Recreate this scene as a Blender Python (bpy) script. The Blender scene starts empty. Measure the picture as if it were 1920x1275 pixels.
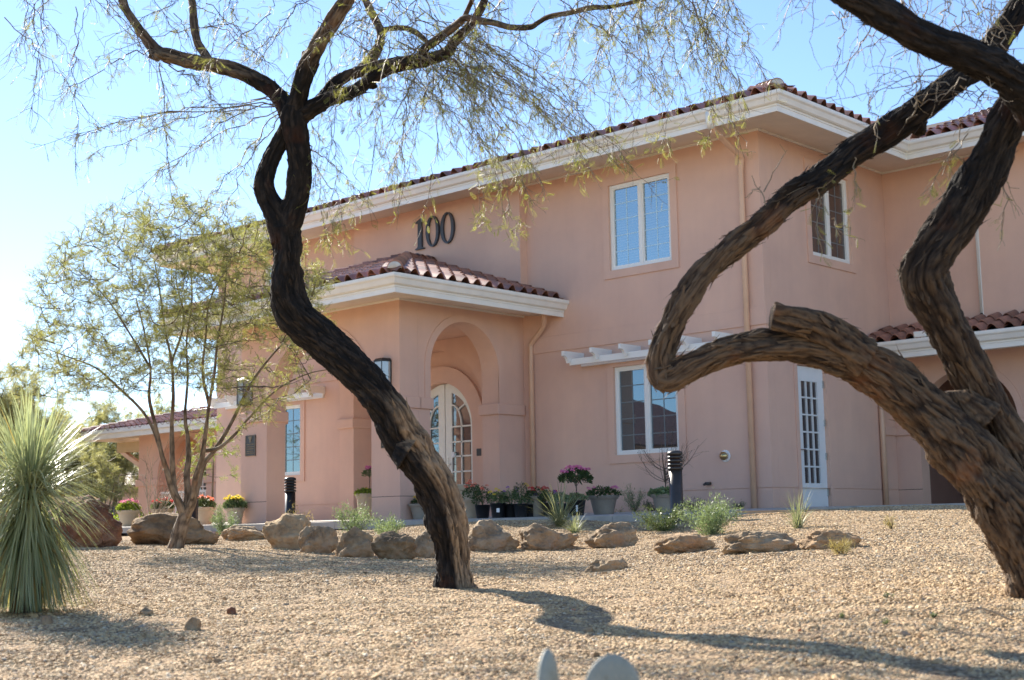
import bpy, bmesh, math, random
import numpy as np
from mathutils import Vector, Matrix, noise
from mathutils.geometry import tessellate_polygon

random.seed(7)
rng = np.random.default_rng(11)
S = bpy.context.scene
COL = S.collection

# ------------------------------------------------------------------ camera
# world: X along the entrance facade, Y into the building, Z up, origin = foot of the building's corner
CAM = np.array([12.8596, -20.2277, -0.2874])
RM = np.array([[0.7300857, -0.1044283, -0.6753293],
               [0.6831484, 0.0872011, 0.7250546],
               [-0.0168268, -0.9907021, 0.1350043]])      # columns: right, down, forward
FPX = 2590.0
cd = bpy.data.cameras.new('camera')
cd.lens = FPX / 1920 * 36
cd.sensor_width = 36
cd.clip_start = 0.1
cd.clip_end = 3000
cd.dof.use_dof = True
cd.dof.focus_distance = 14.0
cd.dof.aperture_fstop = 4.0
cam = bpy.data.objects.new('camera', cd)
COL.objects.link(cam)
M = Matrix.Identity(4)
for i in range(3):
    M[i][0] = RM[i][0]; M[i][1] = -RM[i][1]; M[i][2] = -RM[i][2]; M[i][3] = CAM[i]
cam.matrix_world = M
S.camera = cam

# ------------------------------------------------------------------ sky and sun
SUN_EL = math.radians(33)
SUN_AZ = math.radians(-11)            # direction the light travels, from +X
td = Vector((math.cos(SUN_AZ) * math.cos(SUN_EL), math.sin(SUN_AZ) * math.cos(SUN_EL), -math.sin(SUN_EL)))
w = bpy.data.worlds.new('World'); S.world = w; w.use_nodes = True
nt = w.node_tree
sky = nt.nodes.new('ShaderNodeTexSky'); sky.sky_type = 'NISHITA'; sky.sun_disc = False
sky.sun_elevation = SUN_EL
sky.sun_rotation = math.atan2(-td.x, -td.y)
sky.air_density = 0.8; sky.dust_density = 0.05; sky.ozone_density = 2.6; sky.altitude = 300
bg = nt.nodes['Background']; bg.inputs[1].default_value = 0.092
nt.links.new(sky.outputs[0], bg.inputs[0])
sl = bpy.data.lights.new('sun', 'SUN'); sl.energy = 5.0; sl.angle = math.radians(0.53); sl.color = (1, 0.93, 0.82)
so = bpy.data.objects.new('sun', sl); COL.objects.link(so)
so.rotation_euler = td.to_track_quat('-Z', 'Y').to_euler()
S.view_settings.view_transform = 'Standard'; S.view_settings.look = 'None'
S.view_settings.exposure = 1.6; S.view_settings.gamma = 1
S.render.engine = 'CYCLES'
S.cycles.max_bounces = 6; S.cycles.diffuse_bounces = 4

# ------------------------------------------------------------------ small maths
RT = RM[:, 0]; FW = RM[:, 2]
FH = FW.copy(); FH[2] = 0; FH /= np.linalg.norm(FH)
RH = np.array([FH[1], -FH[0], 0.0])

def at(px, py, d):
    """point at depth d seen in direction (px, py) of the survey"""
    return CAM + (RM @ np.array([(px - 960) / FPX, (py - 637.5) / FPX, 1.0])) * d

LP = ([-60, 5, 8, 13, 17, 25, 35, 70, 400], [-0.9, -.85, -.72, -.60, -.46, -.34, -.30, -.35, -.5])
CP = ([-60, 5, 9, 13, 16.5, 18.5, 20.6, 23, 400], [-0.9, -.85, -.70, -.64, -.56, -.36, -.19, -.15, -.5])
RP = ([-60, 5, 7, 12, 16, 19.5, 22, 30, 400], [-0.9, -.82, -.65, -.47, -.25, -.08, -.09, -.1, -.5])

def walk_z(y):
    return -0.02 - 0.11 * min(1, max(0, -y / 4.35))

def ground_arr(x, y):
    rx = x - CAM[0]; ry = y - CAM[1]
    d = rx * FH[0] + ry * FH[1]; r = rx * RH[0] + ry * RH[1]
    dist = np.sqrt(d * d + r * r) * np.sign(np.where(d == 0, 1, d))
    dd = d
    t = r / np.maximum(np.abs(dist), 1.5)
    zl = np.interp(dd, *LP); zc = np.interp(dd, *CP); zr = np.interp(dd, *RP)
    def sm(a): a = np.clip(a, 0, 1); return a * a * (3 - 2 * a)
    z = np.where(t < 0, zc + (zl - zc) * sm(-t / .22), zc + (zr - zc) * sm((t - .02) / .26))
    # keep the gravel under the paved strip and the building
    wz = -0.02 - 0.11 * np.clip(-y / 4.35, 0, 1)
    inside = sm((y + 4.45) / .15) * sm((1.9 - x) / .3)
    z = z * (1 - inside) + np.minimum(z, wz - 0.16) * inside
    z = z + 0.012 * np.sin(x * 1.7 + .5 * y) * np.cos(y * 1.3 - x * .4) + (1 - inside) * (.009 * np.sin(6.3 * x + 1.5 * np.sin(2.9 * y)) * np.sin(5.7 * y + 1.7 * np.sin(2.3 * x)) + .005 * np.sin(15 * x + 2 * np.sin(7 * y)) * np.sin(13 * y + 2 * np.sin(5 * x)))
    return z

def gz(x, y):
    return float(ground_arr(np.array([float(x)]), np.array([float(y)]))[0])

def ground_hit(px, py, d0=3.0, d1=70.0):
    """where the line of sight first meets the ground"""
    prev = d0
    for d in np.arange(d0, d1, 0.1):
        p = at(px, py, d)
        if p[2] < gz(p[0], p[1]):
            lo, hi = prev, d
            for _ in range(12):
                m = (lo + hi) / 2; p = at(px, py, m)
                if p[2] < gz(p[0], p[1]): hi = m
                else: lo = m
            return at(px, py, hi), hi
        prev = d
    return at(px, py, d1), d1

def at_dist(px, d, py=1000):
    """ground point in the vertical plane of px, at depth d"""
    p = at(px, py, d)
    return np.array([p[0], p[1], gz(p[0], p[1])])

# numpy value noise
def _h(ix, iy, iz, seed):
    n = (ix * 374761393 + iy * 668265263 + iz * 2147483647 + seed * 974634777) & 0xffffffff
    n = ((n ^ (n >> 13)) * 1274126177) & 0xffffffff
    n = (n ^ (n >> 16)) & 0xffff
    return n / 65535.0

def vnoise(x, y, z=0.0, seed=0):
    x = np.asarray(x, float); y = np.asarray(y, float) + 0 * x; z = np.asarray(z, float) + 0 * x
    ix = np.floor(x).astype(np.int64); iy = np.floor(y).astype(np.int64); iz = np.floor(z).astype(np.int64)
    fx = x - ix; fy = y - iy; fz = z - iz
    fx = fx * fx * (3 - 2 * fx); fy = fy * fy * (3 - 2 * fy); fz = fz * fz * (3 - 2 * fz)
    r = 0
    for a in (0, 1):
        for b in (0, 1):
            for c in (0, 1):
                wgt = (fx if a else 1 - fx) * (fy if b else 1 - fy) * (fz if c else 1 - fz)
                r = r + wgt * _h(ix + a, iy + b, iz + c, seed)
    return r

# ------------------------------------------------------------------ materials
MATS = {}
def new_mat(name):
    m = bpy.data.materials.new(name); m.use_nodes = True
    return m, m.node_tree, m.node_tree.nodes['Principled BSDF']

def N(nt, t, **kw):
    n = nt.nodes.new(t)
    for k, v in kw.items(): setattr(n, k, v)
    return n

def ramp(nt, fac, stops):
    r = N(nt, 'ShaderNodeValToRGB')
    e = r.color_ramp.elements
    while len(e) < len(stops): e.new(0.5)
    for i, (p, c) in enumerate(stops):
        e[i].position = p; e[i].color = (*c, 1)
    nt.links.new(fac, r.inputs[0])
    return r.outputs[0]

def tex(nt, kind, scale, detail=4, rough=.55, vec=None, coord='Object'):
    if vec is None:
        tc = N(nt, 'ShaderNodeTexCoord'); vec = tc.outputs[coord]
    t = N(nt, 'ShaderNodeTexNoise' if kind == 'noise' else 'ShaderNodeTexVoronoi')
    t.inputs['Scale'].default_value = scale
    if kind == 'noise':
        t.inputs['Detail'].default_value = detail; t.inputs['Roughness'].default_value = rough
    nt.links.new(vec, t.inputs['Vector'])
    return t

def bump(nt, bsdf, h, strength, dist):
    b = N(nt, 'ShaderNodeBump'); b.inputs['Strength'].default_value = strength; b.inputs['Distance'].default_value = dist
    nt.links.new(h, b.inputs['Height']); nt.links.new(b.outputs[0], bsdf.inputs['Normal'])

def mix_rgb(nt, fac, a, b, mode='MIX'):
    m = N(nt, 'ShaderNodeMix', data_type='RGBA', blend_type=mode)
    for s, v in ((0, fac), (6, a), (7, b)):
        if isinstance(v, (int, float)): m.inputs[s].default_value = v
        elif isinstance(v, tuple): m.inputs[s].default_value = (*v, 1)
        else: nt.links.new(v, m.inputs[s])
    return m.outputs[2]

def simple(name, c, rough=.6, var=.0, metal=0, nscale=20, b=0, bscale=60, spec=.5, bd=.002, rnd=0):
    m, t, bs = new_mat(name)
    bs.inputs['Roughness'].default_value = rough; bs.inputs['Metallic'].default_value = metal
    bs.inputs['Specular IOR Level'].default_value = spec
    bs.inputs['Base Color'].default_value = (*c, 1)
    out = None
    if var:
        n = tex(t, 'noise', nscale)
        lo = tuple(x * (1 - var) for x in c); hi = tuple(min(1, x * (1 + var)) for x in c)
        out = ramp(t, n.outputs[0], [(.3, lo), (.7, hi)])
    if rnd:
        oi = N(t, 'ShaderNodeObjectInfo')
        v = ramp(t, oi.outputs['Random'], [(0, (1 - rnd,) * 3), (1, (1 + rnd * .6, 1 + rnd * .5, 1 + rnd * .45))])
        out = mix_rgb(t, 1.0, out if out is not None else c, v, 'MULTIPLY')
    if out is not None: t.links.new(out, bs.inputs['Base Color'])
    if b:
        n2 = tex(t, 'noise', bscale, 5)
        bump(t, bs, n2.outputs[0], b, bd)
    MATS[name] = m
    return m

def make_stucco():
    m, t, bs = new_mat('pink_stucco')
    tc = N(t, 'ShaderNodeTexCoord')
    geo = N(t, 'ShaderNodeNewGeometry')
    big = tex(t, 'noise', .6, 4, .6, geo.outputs['Position'])
    mp = N(t, 'ShaderNodeMapping'); mp.inputs['Scale'].default_value = (3, 3, .35)
    t.links.new(geo.outputs['Position'], mp.inputs[0])
    st = tex(t, 'noise', 1.0, 4, .6, mp.outputs[0])
    c1 = ramp(t, big.outputs[0], [(.32, (.665, .435, .345)), (.68, (.775, .51, .385))])
    c2 = ramp(t, st.outputs[0], [(.35, (.955, .95, .95)), (.62, (1, 1, 1))])
    c = mix_rgb(t, .8, c1, c2, 'MULTIPLY')
    fine = tex(t, 'noise', 90, 6, .7, geo.outputs['Position'])
    c3 = ramp(t, fine.outputs[0], [(.3, (.92, .92, .92)), (.7, (1.0, 1.0, 1.0))])
    c = mix_rgb(t, .8, c, c3, 'MULTIPLY')
    # splash dirt near the ground
    sx = N(t, 'ShaderNodeSeparateXYZ'); t.links.new(geo.outputs['Position'], sx.inputs[0])
    mr = N(t, 'ShaderNodeMapRange'); mr.inputs[1].default_value = .05; mr.inputs[2].default_value = .5
    mr.inputs[3].default_value = .35; mr.inputs[4].default_value = 0
    t.links.new(sx.outputs[2], mr.inputs[0])
    mu = N(t, 'ShaderNodeMath', operation='MULTIPLY'); t.links.new(mr.outputs[0], mu.inputs[0]); t.links.new(st.outputs[0], mu.inputs[1])
    c = mix_rgb(t, mu.outputs[0], c, (.36, .25, .19))
    t.links.new(c, bs.inputs['Base Color'])
    bs.inputs['Roughness'].default_value = .9
    bs.inputs['Specular IOR Level'].default_value = .2
    lum = tex(t, 'noise', 4, 3, .5, geo.outputs['Position'])
    ad = N(t, 'ShaderNodeMath', operation='ADD'); ad.inputs[1].default_value = 0
    m3 = N(t, 'ShaderNodeMath', operation='MULTIPLY'); m3.inputs[1].default_value = 2.0
    t.links.new(lum.outputs[0], m3.inputs[0]); t.links.new(m3.outputs[0], ad.inputs[0]); t.links.new(fine.outputs[0], ad.inputs[1])
    bump(t, bs, ad.outputs[0], .6, .006)
    MATS['stucco'] = m
make_stucco()
simple('white_trim', (.80, .775, .71), .45, .05, nscale=3, b=.15, bscale=9)
simple('soffit', (.74, .66, .56), .6, .05, nscale=3)
simple('white_vinyl', (.80, .79, .75), .35)
simple('white_door', (.74, .76, .76), .4, .03, nscale=5)
simple('cream_door', (.77, .76, .69), .4, .03, nscale=5)
simple('tan_metal', (.66, .42, .28), .45, .06, nscale=4)
simple('dark_metal', (.025, .024, .026), .38, .3, nscale=8)
simple('bronze', (.035, .032, .030), .4, .2, nscale=12)
simple('black_metal', (.012, .012, .013), .35, .2, nscale=12)
simple('digit_metal', (.045, .048, .060), .5, .2, nscale=10)
simple('steel', (.5, .5, .48), .3, metal=1)
simple('brass', (.55, .42, .2), .3, metal=1)
simple('mortar', (.55, .52, .47), .9, .15, nscale=12, b=.5)
simple('tile', (.29, .135, .095), .45, .35, nscale=5, b=.25, bscale=40, rnd=.42, spec=.8)
simple('tile_under', (.03, .015, .012), .9)
simple('pot_tan', (.42, .34, .24), .7, .10, nscale=6, b=.1, rnd=.12)
simple('pot_grey', (.30, .26, .21), .7, .10, nscale=6, b=.1, rnd=.12)
simple('pot_black', (.012, .012, .013), .4)
simple('soil', (.05, .035, .025), .95, .4, nscale=50, b=1)
simple('tag_white', (.8, .8, .8), .5)
simple('concrete', (.42, .39, .35), .85, .12, nscale=7, b=.3, bscale=80)
simple('cream_wall', (.55, .42, .26), .9, .08, nscale=3)
simple('maroon', (.09, .03, .03), .7, .2, nscale=3)
simple('rail', (.84, .78, .72), .5)
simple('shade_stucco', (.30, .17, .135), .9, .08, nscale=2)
simple('interior_dark', (.05, .025, .022), .8)
simple('twig', (.10, .075, .055), .7, .35, nscale=4, spec=.3)
simple('twig_mid', (.15, .115, .08), .6, .45, nscale=5, spec=.5)
simple('twig_pale', (.25, .20, .14), .7, .35, nscale=4, spec=.4)
simple('asphalt', (.16, .15, .14), .9, .15, nscale=20, b=.3)
simple('timber', (.34, .24, .15), .8, .2, nscale=15)

def leaf_mat(name, c, c2, trans=.35, rough=.5):
    m, t, bs = new_mat(name)
    at_ = N(t, 'ShaderNodeAttribute', attribute_name='tint')
    c_ = mix_rgb(t, at_.outputs['Fac'], c, c2)
    t.links.new(c_, bs.inputs['Base Color'])
    bs.inputs['Roughness'].default_value = rough
    bs.inputs['Specular IOR Level'].default_value = .35
    tr = N(t, 'ShaderNodeBsdfTranslucent')
    t.links.new(mix_rgb(t, .5, c_, (c2[0] * 1.5, c2[1] * 1.5, c2[2] * .8)), tr.inputs[0])
    ms = N(t, 'ShaderNodeMixShader'); ms.inputs[0].default_value = trans
    t.links.new(bs.outputs[0], ms.inputs[1]); t.links.new(tr.outputs[0], ms.inputs[2])
    t.links.new(ms.outputs[0], t.nodes['Material Output'].inputs[0])
    MATS[name] = m
leaf_mat('leaf_mesquite', (.13, .145, .04), (.28, .28, .09), .42)
leaf_mat('leaf_small', (.13, .145, .045), (.30, .295, .11), .45)
leaf_mat('leaf_shrub', (.06, .10, .035), (.16, .20, .09), .25)
leaf_mat('leaf_sage', (.085, .135, .06), (.25, .32, .17), .3)
leaf_mat('leaf_dark', (.025, .05, .018), (.07, .11, .035), .2)
leaf_mat('leaf_bright', (.12, .19, .02), (.26, .32, .05), .4)
leaf_mat('leaf_dry', (.22, .17, .06), (.42, .34, .14), .3)
leaf_mat('leaf_far', (.17, .17, .07), (.38, .36, .18), .5)
leaf_mat('leaf_yucca', (.085, .12, .055), (.44, .48, .30), .3, .33)
leaf_mat('leaf_grass', (.12, .15, .08), (.34, .36, .22), .25)
leaf_mat('fl_red', (.40, .02, .03), (.65, .08, .08), .3)
leaf_mat('fl_pink', (.55, .05, .28), (.85, .35, .60), .3)
leaf_mat('fl_coral', (.60, .10, .08), (.80, .30, .22), .3)
leaf_mat('fl_yellow', (.62, .42, .03), (.80, .66, .12), .3)
leaf_mat('fl_purple', (.18, .08, .35), (.45, .25, .55), .3)
leaf_mat('fl_mix', (.6, .03, .10), (.9, .45, .05), .3)

def make_glass(name, refl, tint, inner, blinds=False):
    m, t, bs = new_mat(name)
    bs.inputs['Base Color'].default_value = (*inner, 1); bs.inputs['Roughness'].default_value = .6
    if blinds:
        tcb = N(t, 'ShaderNodeTexCoord'); wv = N(t, 'ShaderNodeTexWave', bands_direction='Z'); wv.inputs['Scale'].default_value = 6.2; wv.inputs['Distortion'].default_value = .1
        t.links.new(tcb.outputs['Object'], wv.inputs['Vector'])
        t.links.new(ramp(t, wv.outputs['Fac'], [(0, (.10, .13, .15)), (.5, (.19, .23, .26))]), bs.inputs['Base Color'])
    g = N(t, 'ShaderNodeBsdfGlossy'); g.inputs['Color'].default_value = (*tint, 1); g.inputs['Roughness'].default_value = .01
    n = tex(t, 'noise', .9, 2)
    b = N(t, 'ShaderNodeBump'); b.inputs['Strength'].default_value = .05; b.inputs['Distance'].default_value = .05
    t.links.new(n.outputs[0], b.inputs['Height']); t.links.new(b.outputs[0], g.inputs['Normal'])
    ms = N(t, 'ShaderNodeMixShader'); ms.inputs[0].default_value = refl
    t.links.new(bs.outputs[0], ms.inputs[1]); t.links.new(g.outputs[0], ms.inputs[2])
    t.links.new(ms.outputs[0], t.nodes['Material Output'].inputs[0])
    MATS[name] = m
make_glass('glass_upper', .50, (.47, .62, .68), (.06, .085, .10), True)
make_glass('glass_lower', .22, (.62, .85, 1), (.016, .013, .013))
make_glass('glass_dark', .16, (1, 1, 1), (.022, .014, .014))
make_glass('glass_lamp', .14, (1, 1, 1), (.24, .26, .25))
simple('muntin_in', (.50, .72, .85), .5)
simple('muntin_dim', (.16, .19, .20), .5)

def make_bark(name, c_lo, c_mid, c_hi, black=(.012, .010, .009)):
    m, t, bs = new_mat(name)
    a = N(t, 'ShaderNodeAttribute', attribute_name='ridge')
    s = N(t, 'ShaderNodeAttribute', attribute_name='stain')
    n = tex(t, 'noise', 22, 8, .75)
    ad = N(t, 'ShaderNodeMath', operation='MULTIPLY_ADD'); ad.inputs[1].default_value = .45
    t.links.new(n.outputs[0], ad.inputs[0]); t.links.new(a.outputs['Fac'], ad.inputs[2])
    c = ramp(t, ad.outputs[0], [(.28, c_lo), (.58, c_mid), (1.15 - .2, c_hi)])
    n2 = tex(t, 'noise', 3.2, 3)
    rr = ramp(t, n2.outputs[0], [(.58, (0, 0, 0)), (.72, (1, 1, 1))])
    rust = mix_rgb(t, 1.0, rr, (.45, .45, .45), 'MULTIPLY')
    c = mix_rgb(t, rust, c, (.25, .10, .04))
    sm = N(t, 'ShaderNodeMath', operation='MULTIPLY_ADD'); sm.inputs[1].default_value = .25; 
    t.links.new(n.outputs[0], sm.inputs[0]); t.links.new(s.outputs['Fac'], sm.inputs[2])
    sr = ramp(t, sm.outputs[0], [(.42, (0, 0, 0)), (.80, (1, 1, 1))])
    blr = ramp(t, ad.outputs[0], [(.35, (.003, .0025, .0025)), (.75, (.012, .0095, .008)), (1, (.032, .024, .018))])
    bl = mix_rgb(t, rust, blr, (.075, .026, .011))
    c = mix_rgb(t, sr, c, bl)
    t.links.new(c, bs.inputs['Base Color'])
    bs.inputs['Roughness'].default_value = .85
    bs.inputs['Specular IOR Level'].default_value = .25
    n3 = tex(t, 'noise', 70, 5, .7)
    bump(t, bs, n3.outputs[0], .7, .006)
    MATS[name] = m
make_bark('bark_mesquite', (.018, .012, .008), (.13, .090, .057), (.30, .215, .135))
make_bark('bark_brown', (.010, .006, .004), (.055, .035, .022), (.135, .088, .052))
make_bark('bark_young', (.05, .036, .024), (.13, .095, .065), (.25, .19, .13))

def make_rock():
    m, t, bs = new_mat('boulder_rock')
    oi = N(t, 'ShaderNodeObjectInfo')
    n = tex(t, 'noise', 3.0, 8, .65); n2 = tex(t, 'noise', 14, 6, .7); n3 = tex(t, 'noise', 1.4, 3)
    c = ramp(t, n.outputs[0], [(.3, (.09, .065, .045)), (.45, (.28, .205, .13)), (.58, (.43, .33, .215)), (.75, (.54, .46, .34))])
    mk = ramp(t, n3.outputs[0], [(.55, (0, 0, 0)), (.66, (.55, .55, .55))])
    c = mix_rgb(t, mk, c, (.33, .165, .075))
    lich = ramp(t, n2.outputs[0], [(.60, (0, 0, 0)), (.70, (.7, .7, .7))])
    c = mix_rgb(t, lich, c, (.42, .38, .32))
    v = ramp(t, oi.outputs['Random'], [(0, (.62, .56, .50)), (.35, (1.0, .88, .76)), (.7, (.85, .85, .86)), (1, (1.2, 1.12, 1.0))])
    c = mix_rgb(t, 1.0, c, v, 'MULTIPLY')
    t.links.new(c, bs.inputs['Base Color'])
    bs.inputs['Roughness'].default_value = .9; bs.inputs['Specular IOR Level'].default_value = .25
    ad = N(t, 'ShaderNodeMath', operation='ADD'); t.links.new(n.outputs[0], ad.inputs[0])
    mu = N(t, 'ShaderNodeMath', operation='MULTIPLY'); mu.inputs[1].default_value = .4
    t.links.new(n2.outputs[0], mu.inputs[0]); t.links.new(mu.outputs[0], ad.inputs[1])
    bump(t, bs, ad.outputs[0], 1.0, .06)
    MATS['rock'] = m
    m2 = m.copy(); m2.name = 'red_rock'
    rs = [x for x in m2.node_tree.nodes if x.type == 'VALTORGB'][0].color_ramp.elements
    for e, c in zip(rs, [(.05, .025, .018), (.15, .075, .05), (.24, .13, .085), (.36, .27, .20)]): e.color = (*c, 1)
    MATS['red_rock'] = m2
make_rock()

def make_gravel():
    m, t, bs = new_mat('gravel_ground')
    geo = N(t, 'ShaderNodeNewGeometry')
    v = tex(t, 'vor', 52, vec=geo.outputs['Position'])
    hs = N(t, 'ShaderNodeSeparateColor'); t.links.new(v.outputs['Color'], hs.inputs[0])
    c = ramp(t, hs.outputs[0], [(0, (.24, .16, .09)), (.3, (.40, .275, .16)), (.6, (.50, .355, .215)), (.85, (.58, .44, .28)), (1, (.32, .27, .22))])
    edge = ramp(t, v.outputs['Distance'], [(.25, (1, 1, 1)), (.75, (.35, .32, .30))])
    c = mix_rgb(t, .8, c, edge, 'MULTIPLY')
    n = tex(t, 'noise', .5, 3, .5, geo.outputs['Position'])
    c = mix_rgb(t, .8, c, ramp(t, n.outputs[0], [(.3, (.85, .85, .86)), (.7, (1.05, 1.02, .98))]), 'MULTIPLY')
    t.links.new(c, bs.inputs['Base Color'])
    bs.inputs['Roughness'].default_value = .95; bs.inputs['Specular IOR Level'].default_value = .2
    inv = N(t, 'ShaderNodeMath', operation='SUBTRACT'); inv.inputs[0].default_value = 1
    t.links.new(v.outputs['Distance'], inv.inputs[1])
    bump(t, bs, inv.outputs[0], 1.0, .02)
    MATS['gravel'] = m
    m, t, bs = new_mat('pebble')
    oi = N(t, 'ShaderNodeObjectInfo')
    c = ramp(t, oi.outputs['Random'], [(0, (.22, .145, .08)), (.16, (.40, .27, .145)), (.5, (.53, .38, .21)), (.78, (.63, .48, .29)), (.88, (.44, .28, .155)), (.95, (.28, .24, .19)), (1, (.72, .62, .45))])
    geo = N(t, 'ShaderNodeNewGeometry')
    n = tex(t, 'noise', .55, 3, .5, geo.outputs['Position'])
    c = mix_rgb(t, .8, c, ramp(t, n.outputs[0], [(.3, (.82, .82, .84)), (.7, (1.05, 1.02, .98))]), 'MULTIPLY')
    t.links.new(c, bs.inputs['Base Color'])
    bs.inputs['Roughness'].default_value = .85; bs.inputs['Specular IOR Level'].default_value = .3
    MATS['pebble'] = m
make_gravel()

# ------------------------------------------------------------------ mesh helpers
class MB:
    def __init__(s): s.v = []; s.f = []; s.m = []; s.sm = []
    def add(s, vs, fs, mi=0, smooth=False):
        o = len(s.v); s.v += [tuple(v) for v in vs]
        s.f += [tuple(i + o for i in f) for f in fs]; s.m += [mi] * len(fs); s.sm += [smooth] * len(fs)
    def box(s, x0, x1, y0, y1, z0, z1, mi=0):
        s.add([(x, y, z) for z in (z0, z1) for y in (y0, y1) for x in (x0, x1)],
              [(0, 2, 3, 1), (4, 5, 7, 6), (0, 1, 5, 4), (2, 6, 7, 3), (0, 4, 6, 2), (1, 3, 7, 5)], mi)
    def bar(s, p, q, w_, h_, mi=0, up=(0, 0, 1)):
        p = Vector(p); q = Vector(q); d = (q - p).normalized(); u = Vector(up)
        r = d.cross(u)
        if r.length < 1e-4: r = d.cross(Vector((1, 0, 0)))
        r.normalize(); u = r.cross(d)
        vs = []
        for c in (p, q):
            for a, b in ((-1, -1), (1, -1), (1, 1), (-1, 1)):
                vs.append(c + r * a * w_ / 2 + u * b * h_ / 2)
        s.add(vs, [(0, 1, 2, 3), (7, 6, 5, 4), (0, 4, 5, 1), (1, 5, 6, 2), (2, 6, 7, 3), (3, 7, 4, 0)], mi)
    def tube(s, pts, rad, n=8, mi=0, cap=True):
        pts = [Vector(p) for p in pts]
        if not hasattr(rad, '__len__'): rad = [rad] * len(pts)
        ref = Vector((0.31, 0.2, 0.93))
        vs = []; prev = None
        for i, p in enumerate(pts):
            d = (pts[min(i + 1, len(pts) - 1)] - pts[max(i - 1, 0)])
            d = d.normalized() if d.length > 1e-9 else Vector((0, 0, 1))
            if prev is None:
                r = d.cross(ref)
                if r.length < .1: r = d.cross(Vector((1, 0, 0)))
            else:
                r = prev - d * prev.dot(d)
            r.normalize(); prev = r; u = d.cross(r)
            for k in range(n):
                a = 2 * math.pi * k / n
                vs.append(p + (r * math.cos(a) + u * math.sin(a)) * rad[i])
        fs = []
        for i in range(len(pts) - 1):
            for k in range(n):
                a = i * n + k; b = i * n + (k + 1) % n
                fs.append((a, b, b + n, a + n))
        s.add(vs, fs, mi, n > 5)
        if cap:
            o = len(s.v) - len(vs)
            s.f.append(tuple(o + k for k in reversed(range(n)))); s.m.append(mi); s.sm.append(False)
            s.f.append(tuple(o + (len(pts) - 1) * n + k for k in range(n))); s.m.append(mi); s.sm.append(False)
    def lathe(s, prof, n=20, c=(0, 0, 0), mi=0, cap=True):
        vs = []; fs = []
        for r, z in prof:
            for k in range(n):
                a = 2 * math.pi * k / n
                vs.append((c[0] + r * math.cos(a), c[1] + r * math.sin(a), c[2] + z))
        for i in range(len(prof) - 1):
            for k in range(n):
                a = i * n + k; b = i * n + (k + 1) % n
                fs.append((a, b, b + n, a + n))
        s.add(vs, fs, mi, True)
        if cap:
            o = len(s.v) - len(vs)
            s.f.append(tuple(o + (len(prof) - 1) * n + k for k in range(n))); s.m.append(mi); s.sm.append(False)
    def build(s, name, mats, parent=None, link=True, bevel=0):
        me = bpy.data.meshes.new(name)
        me.from_pydata(s.v, [], s.f)
        if isinstance(mats, str): mats = [mats]
        for m in mats: me.materials.append(MATS[m])
        if len(mats) > 1: me.polygons.foreach_set('material_index', s.m)
        me.polygons.foreach_set('use_smooth', s.sm)
        o = bpy.data.objects.new(name, me)
        if link: COL.objects.link(o)
        if parent is not None: o.parent = parent
        if bevel:
            b = o.modifiers.new('bevel', 'BEVEL'); b.width = bevel; b.segments = 2; b.limit_method = 'ANGLE'
        return o

def thing(name, label, cat, loc=(0, 0, 0), rz=0, group=None):
    o = bpy.data.objects.new(name, None); COL.objects.link(o)
    o.location = [float(a) for a in loc]; o.rotation_euler[2] = rz; o.empty_display_size = .1
    return tag(o, label, cat, group)

def tag(o, label=None, cat=None, group=None, kind=None):
    if label: o['label'] = label
    if cat: o['category'] = cat
    if group: o['group'] = group
    if kind: o['kind'] = kind
    return o

def fast_mesh(name, V, F, mat, parent=None, tint=None, smooth=False, attrs=None, tris=None):
    """V (n,3), F (m,k) arrays"""
    V = np.asarray(V, np.float32); F = np.asarray(F, np.int32)
    me = bpy.data.meshes.new(name)
    me.vertices.add(len(V)); me.vertices.foreach_set('co', V.ravel())
    k = F.shape[1]
    li = F.ravel(); ls = np.arange(0, F.size, k, dtype=np.int32)
    if tris is not None:
        ls = np.concatenate([ls, F.size + np.arange(0, tris.size, 3, dtype=np.int32)]); li = np.concatenate([li, np.asarray(tris, np.int32).ravel()])
    me.loops.add(len(li)); me.loops.foreach_set('vertex_index', li)
    me.polygons.add(len(ls)); me.polygons.foreach_set('loop_start', ls)
    me.update(calc_edges=True)
    if smooth: me.polygons.foreach_set('use_smooth', np.ones(len(ls), bool))
    for n_, a in (attrs or {}).items():
        at_ = me.attributes.new(n_, 'FLOAT', 'POINT'); at_.data.foreach_set('value', np.asarray(a, np.float32))
    if tint is not None:
        at_ = me.attributes.new('tint', 'FLOAT', 'POINT'); at_.data.foreach_set('value', np.asarray(tint, np.float32))
    me.materials.append(MATS[mat])
    me.validate()
    o = bpy.data.objects.new(name, me); COL.objects.link(o)
    if parent is not None: o.parent = parent
    return o

def copy_tree(o, parent=None):
    c = o.copy(); COL.objects.link(c)
    if parent is not None: c.parent = parent
    for ch in list(o.children): copy_tree(ch, c)
    return c

# ================================================================== GROUND
def make_ground():
    ds = np.concatenate([np.linspace(-40, 3.5, 18), np.arange(3.9, 26, .22), np.linspace(26.5, 70, 50), np.array([90, 130, 200, 350, 700, 1500])])
    ts = np.concatenate([np.linspace(-400, -16, 8), np.linspace(-14, 14, 130), np.linspace(16, 400, 8)])
    D, T = np.meshgrid(ds, ts, indexing='ij')
    X = CAM[0] + D * FH[0] + T * RH[0] * np.maximum(1, D / 14)
    Y = CAM[1] + D * FH[1] + T * RH[1] * np.maximum(1, D / 14)
    Z = ground_arr(X, Y)
    V = np.stack([X, Y, Z], -1).reshape(-1, 3)
    n, m = D.shape
    idx = np.arange(n * m).reshape(n, m)
    F = np.stack([idx[:-1, :-1], idx[1:, :-1], idx[1:, 1:], idx[:-1, 1:]], -1).reshape(-1, 4)[:, ::-1]
    o = fast_mesh('ground', V, F, 'gravel', smooth=True)
    tag(o, kind='structure')
make_ground()

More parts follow.
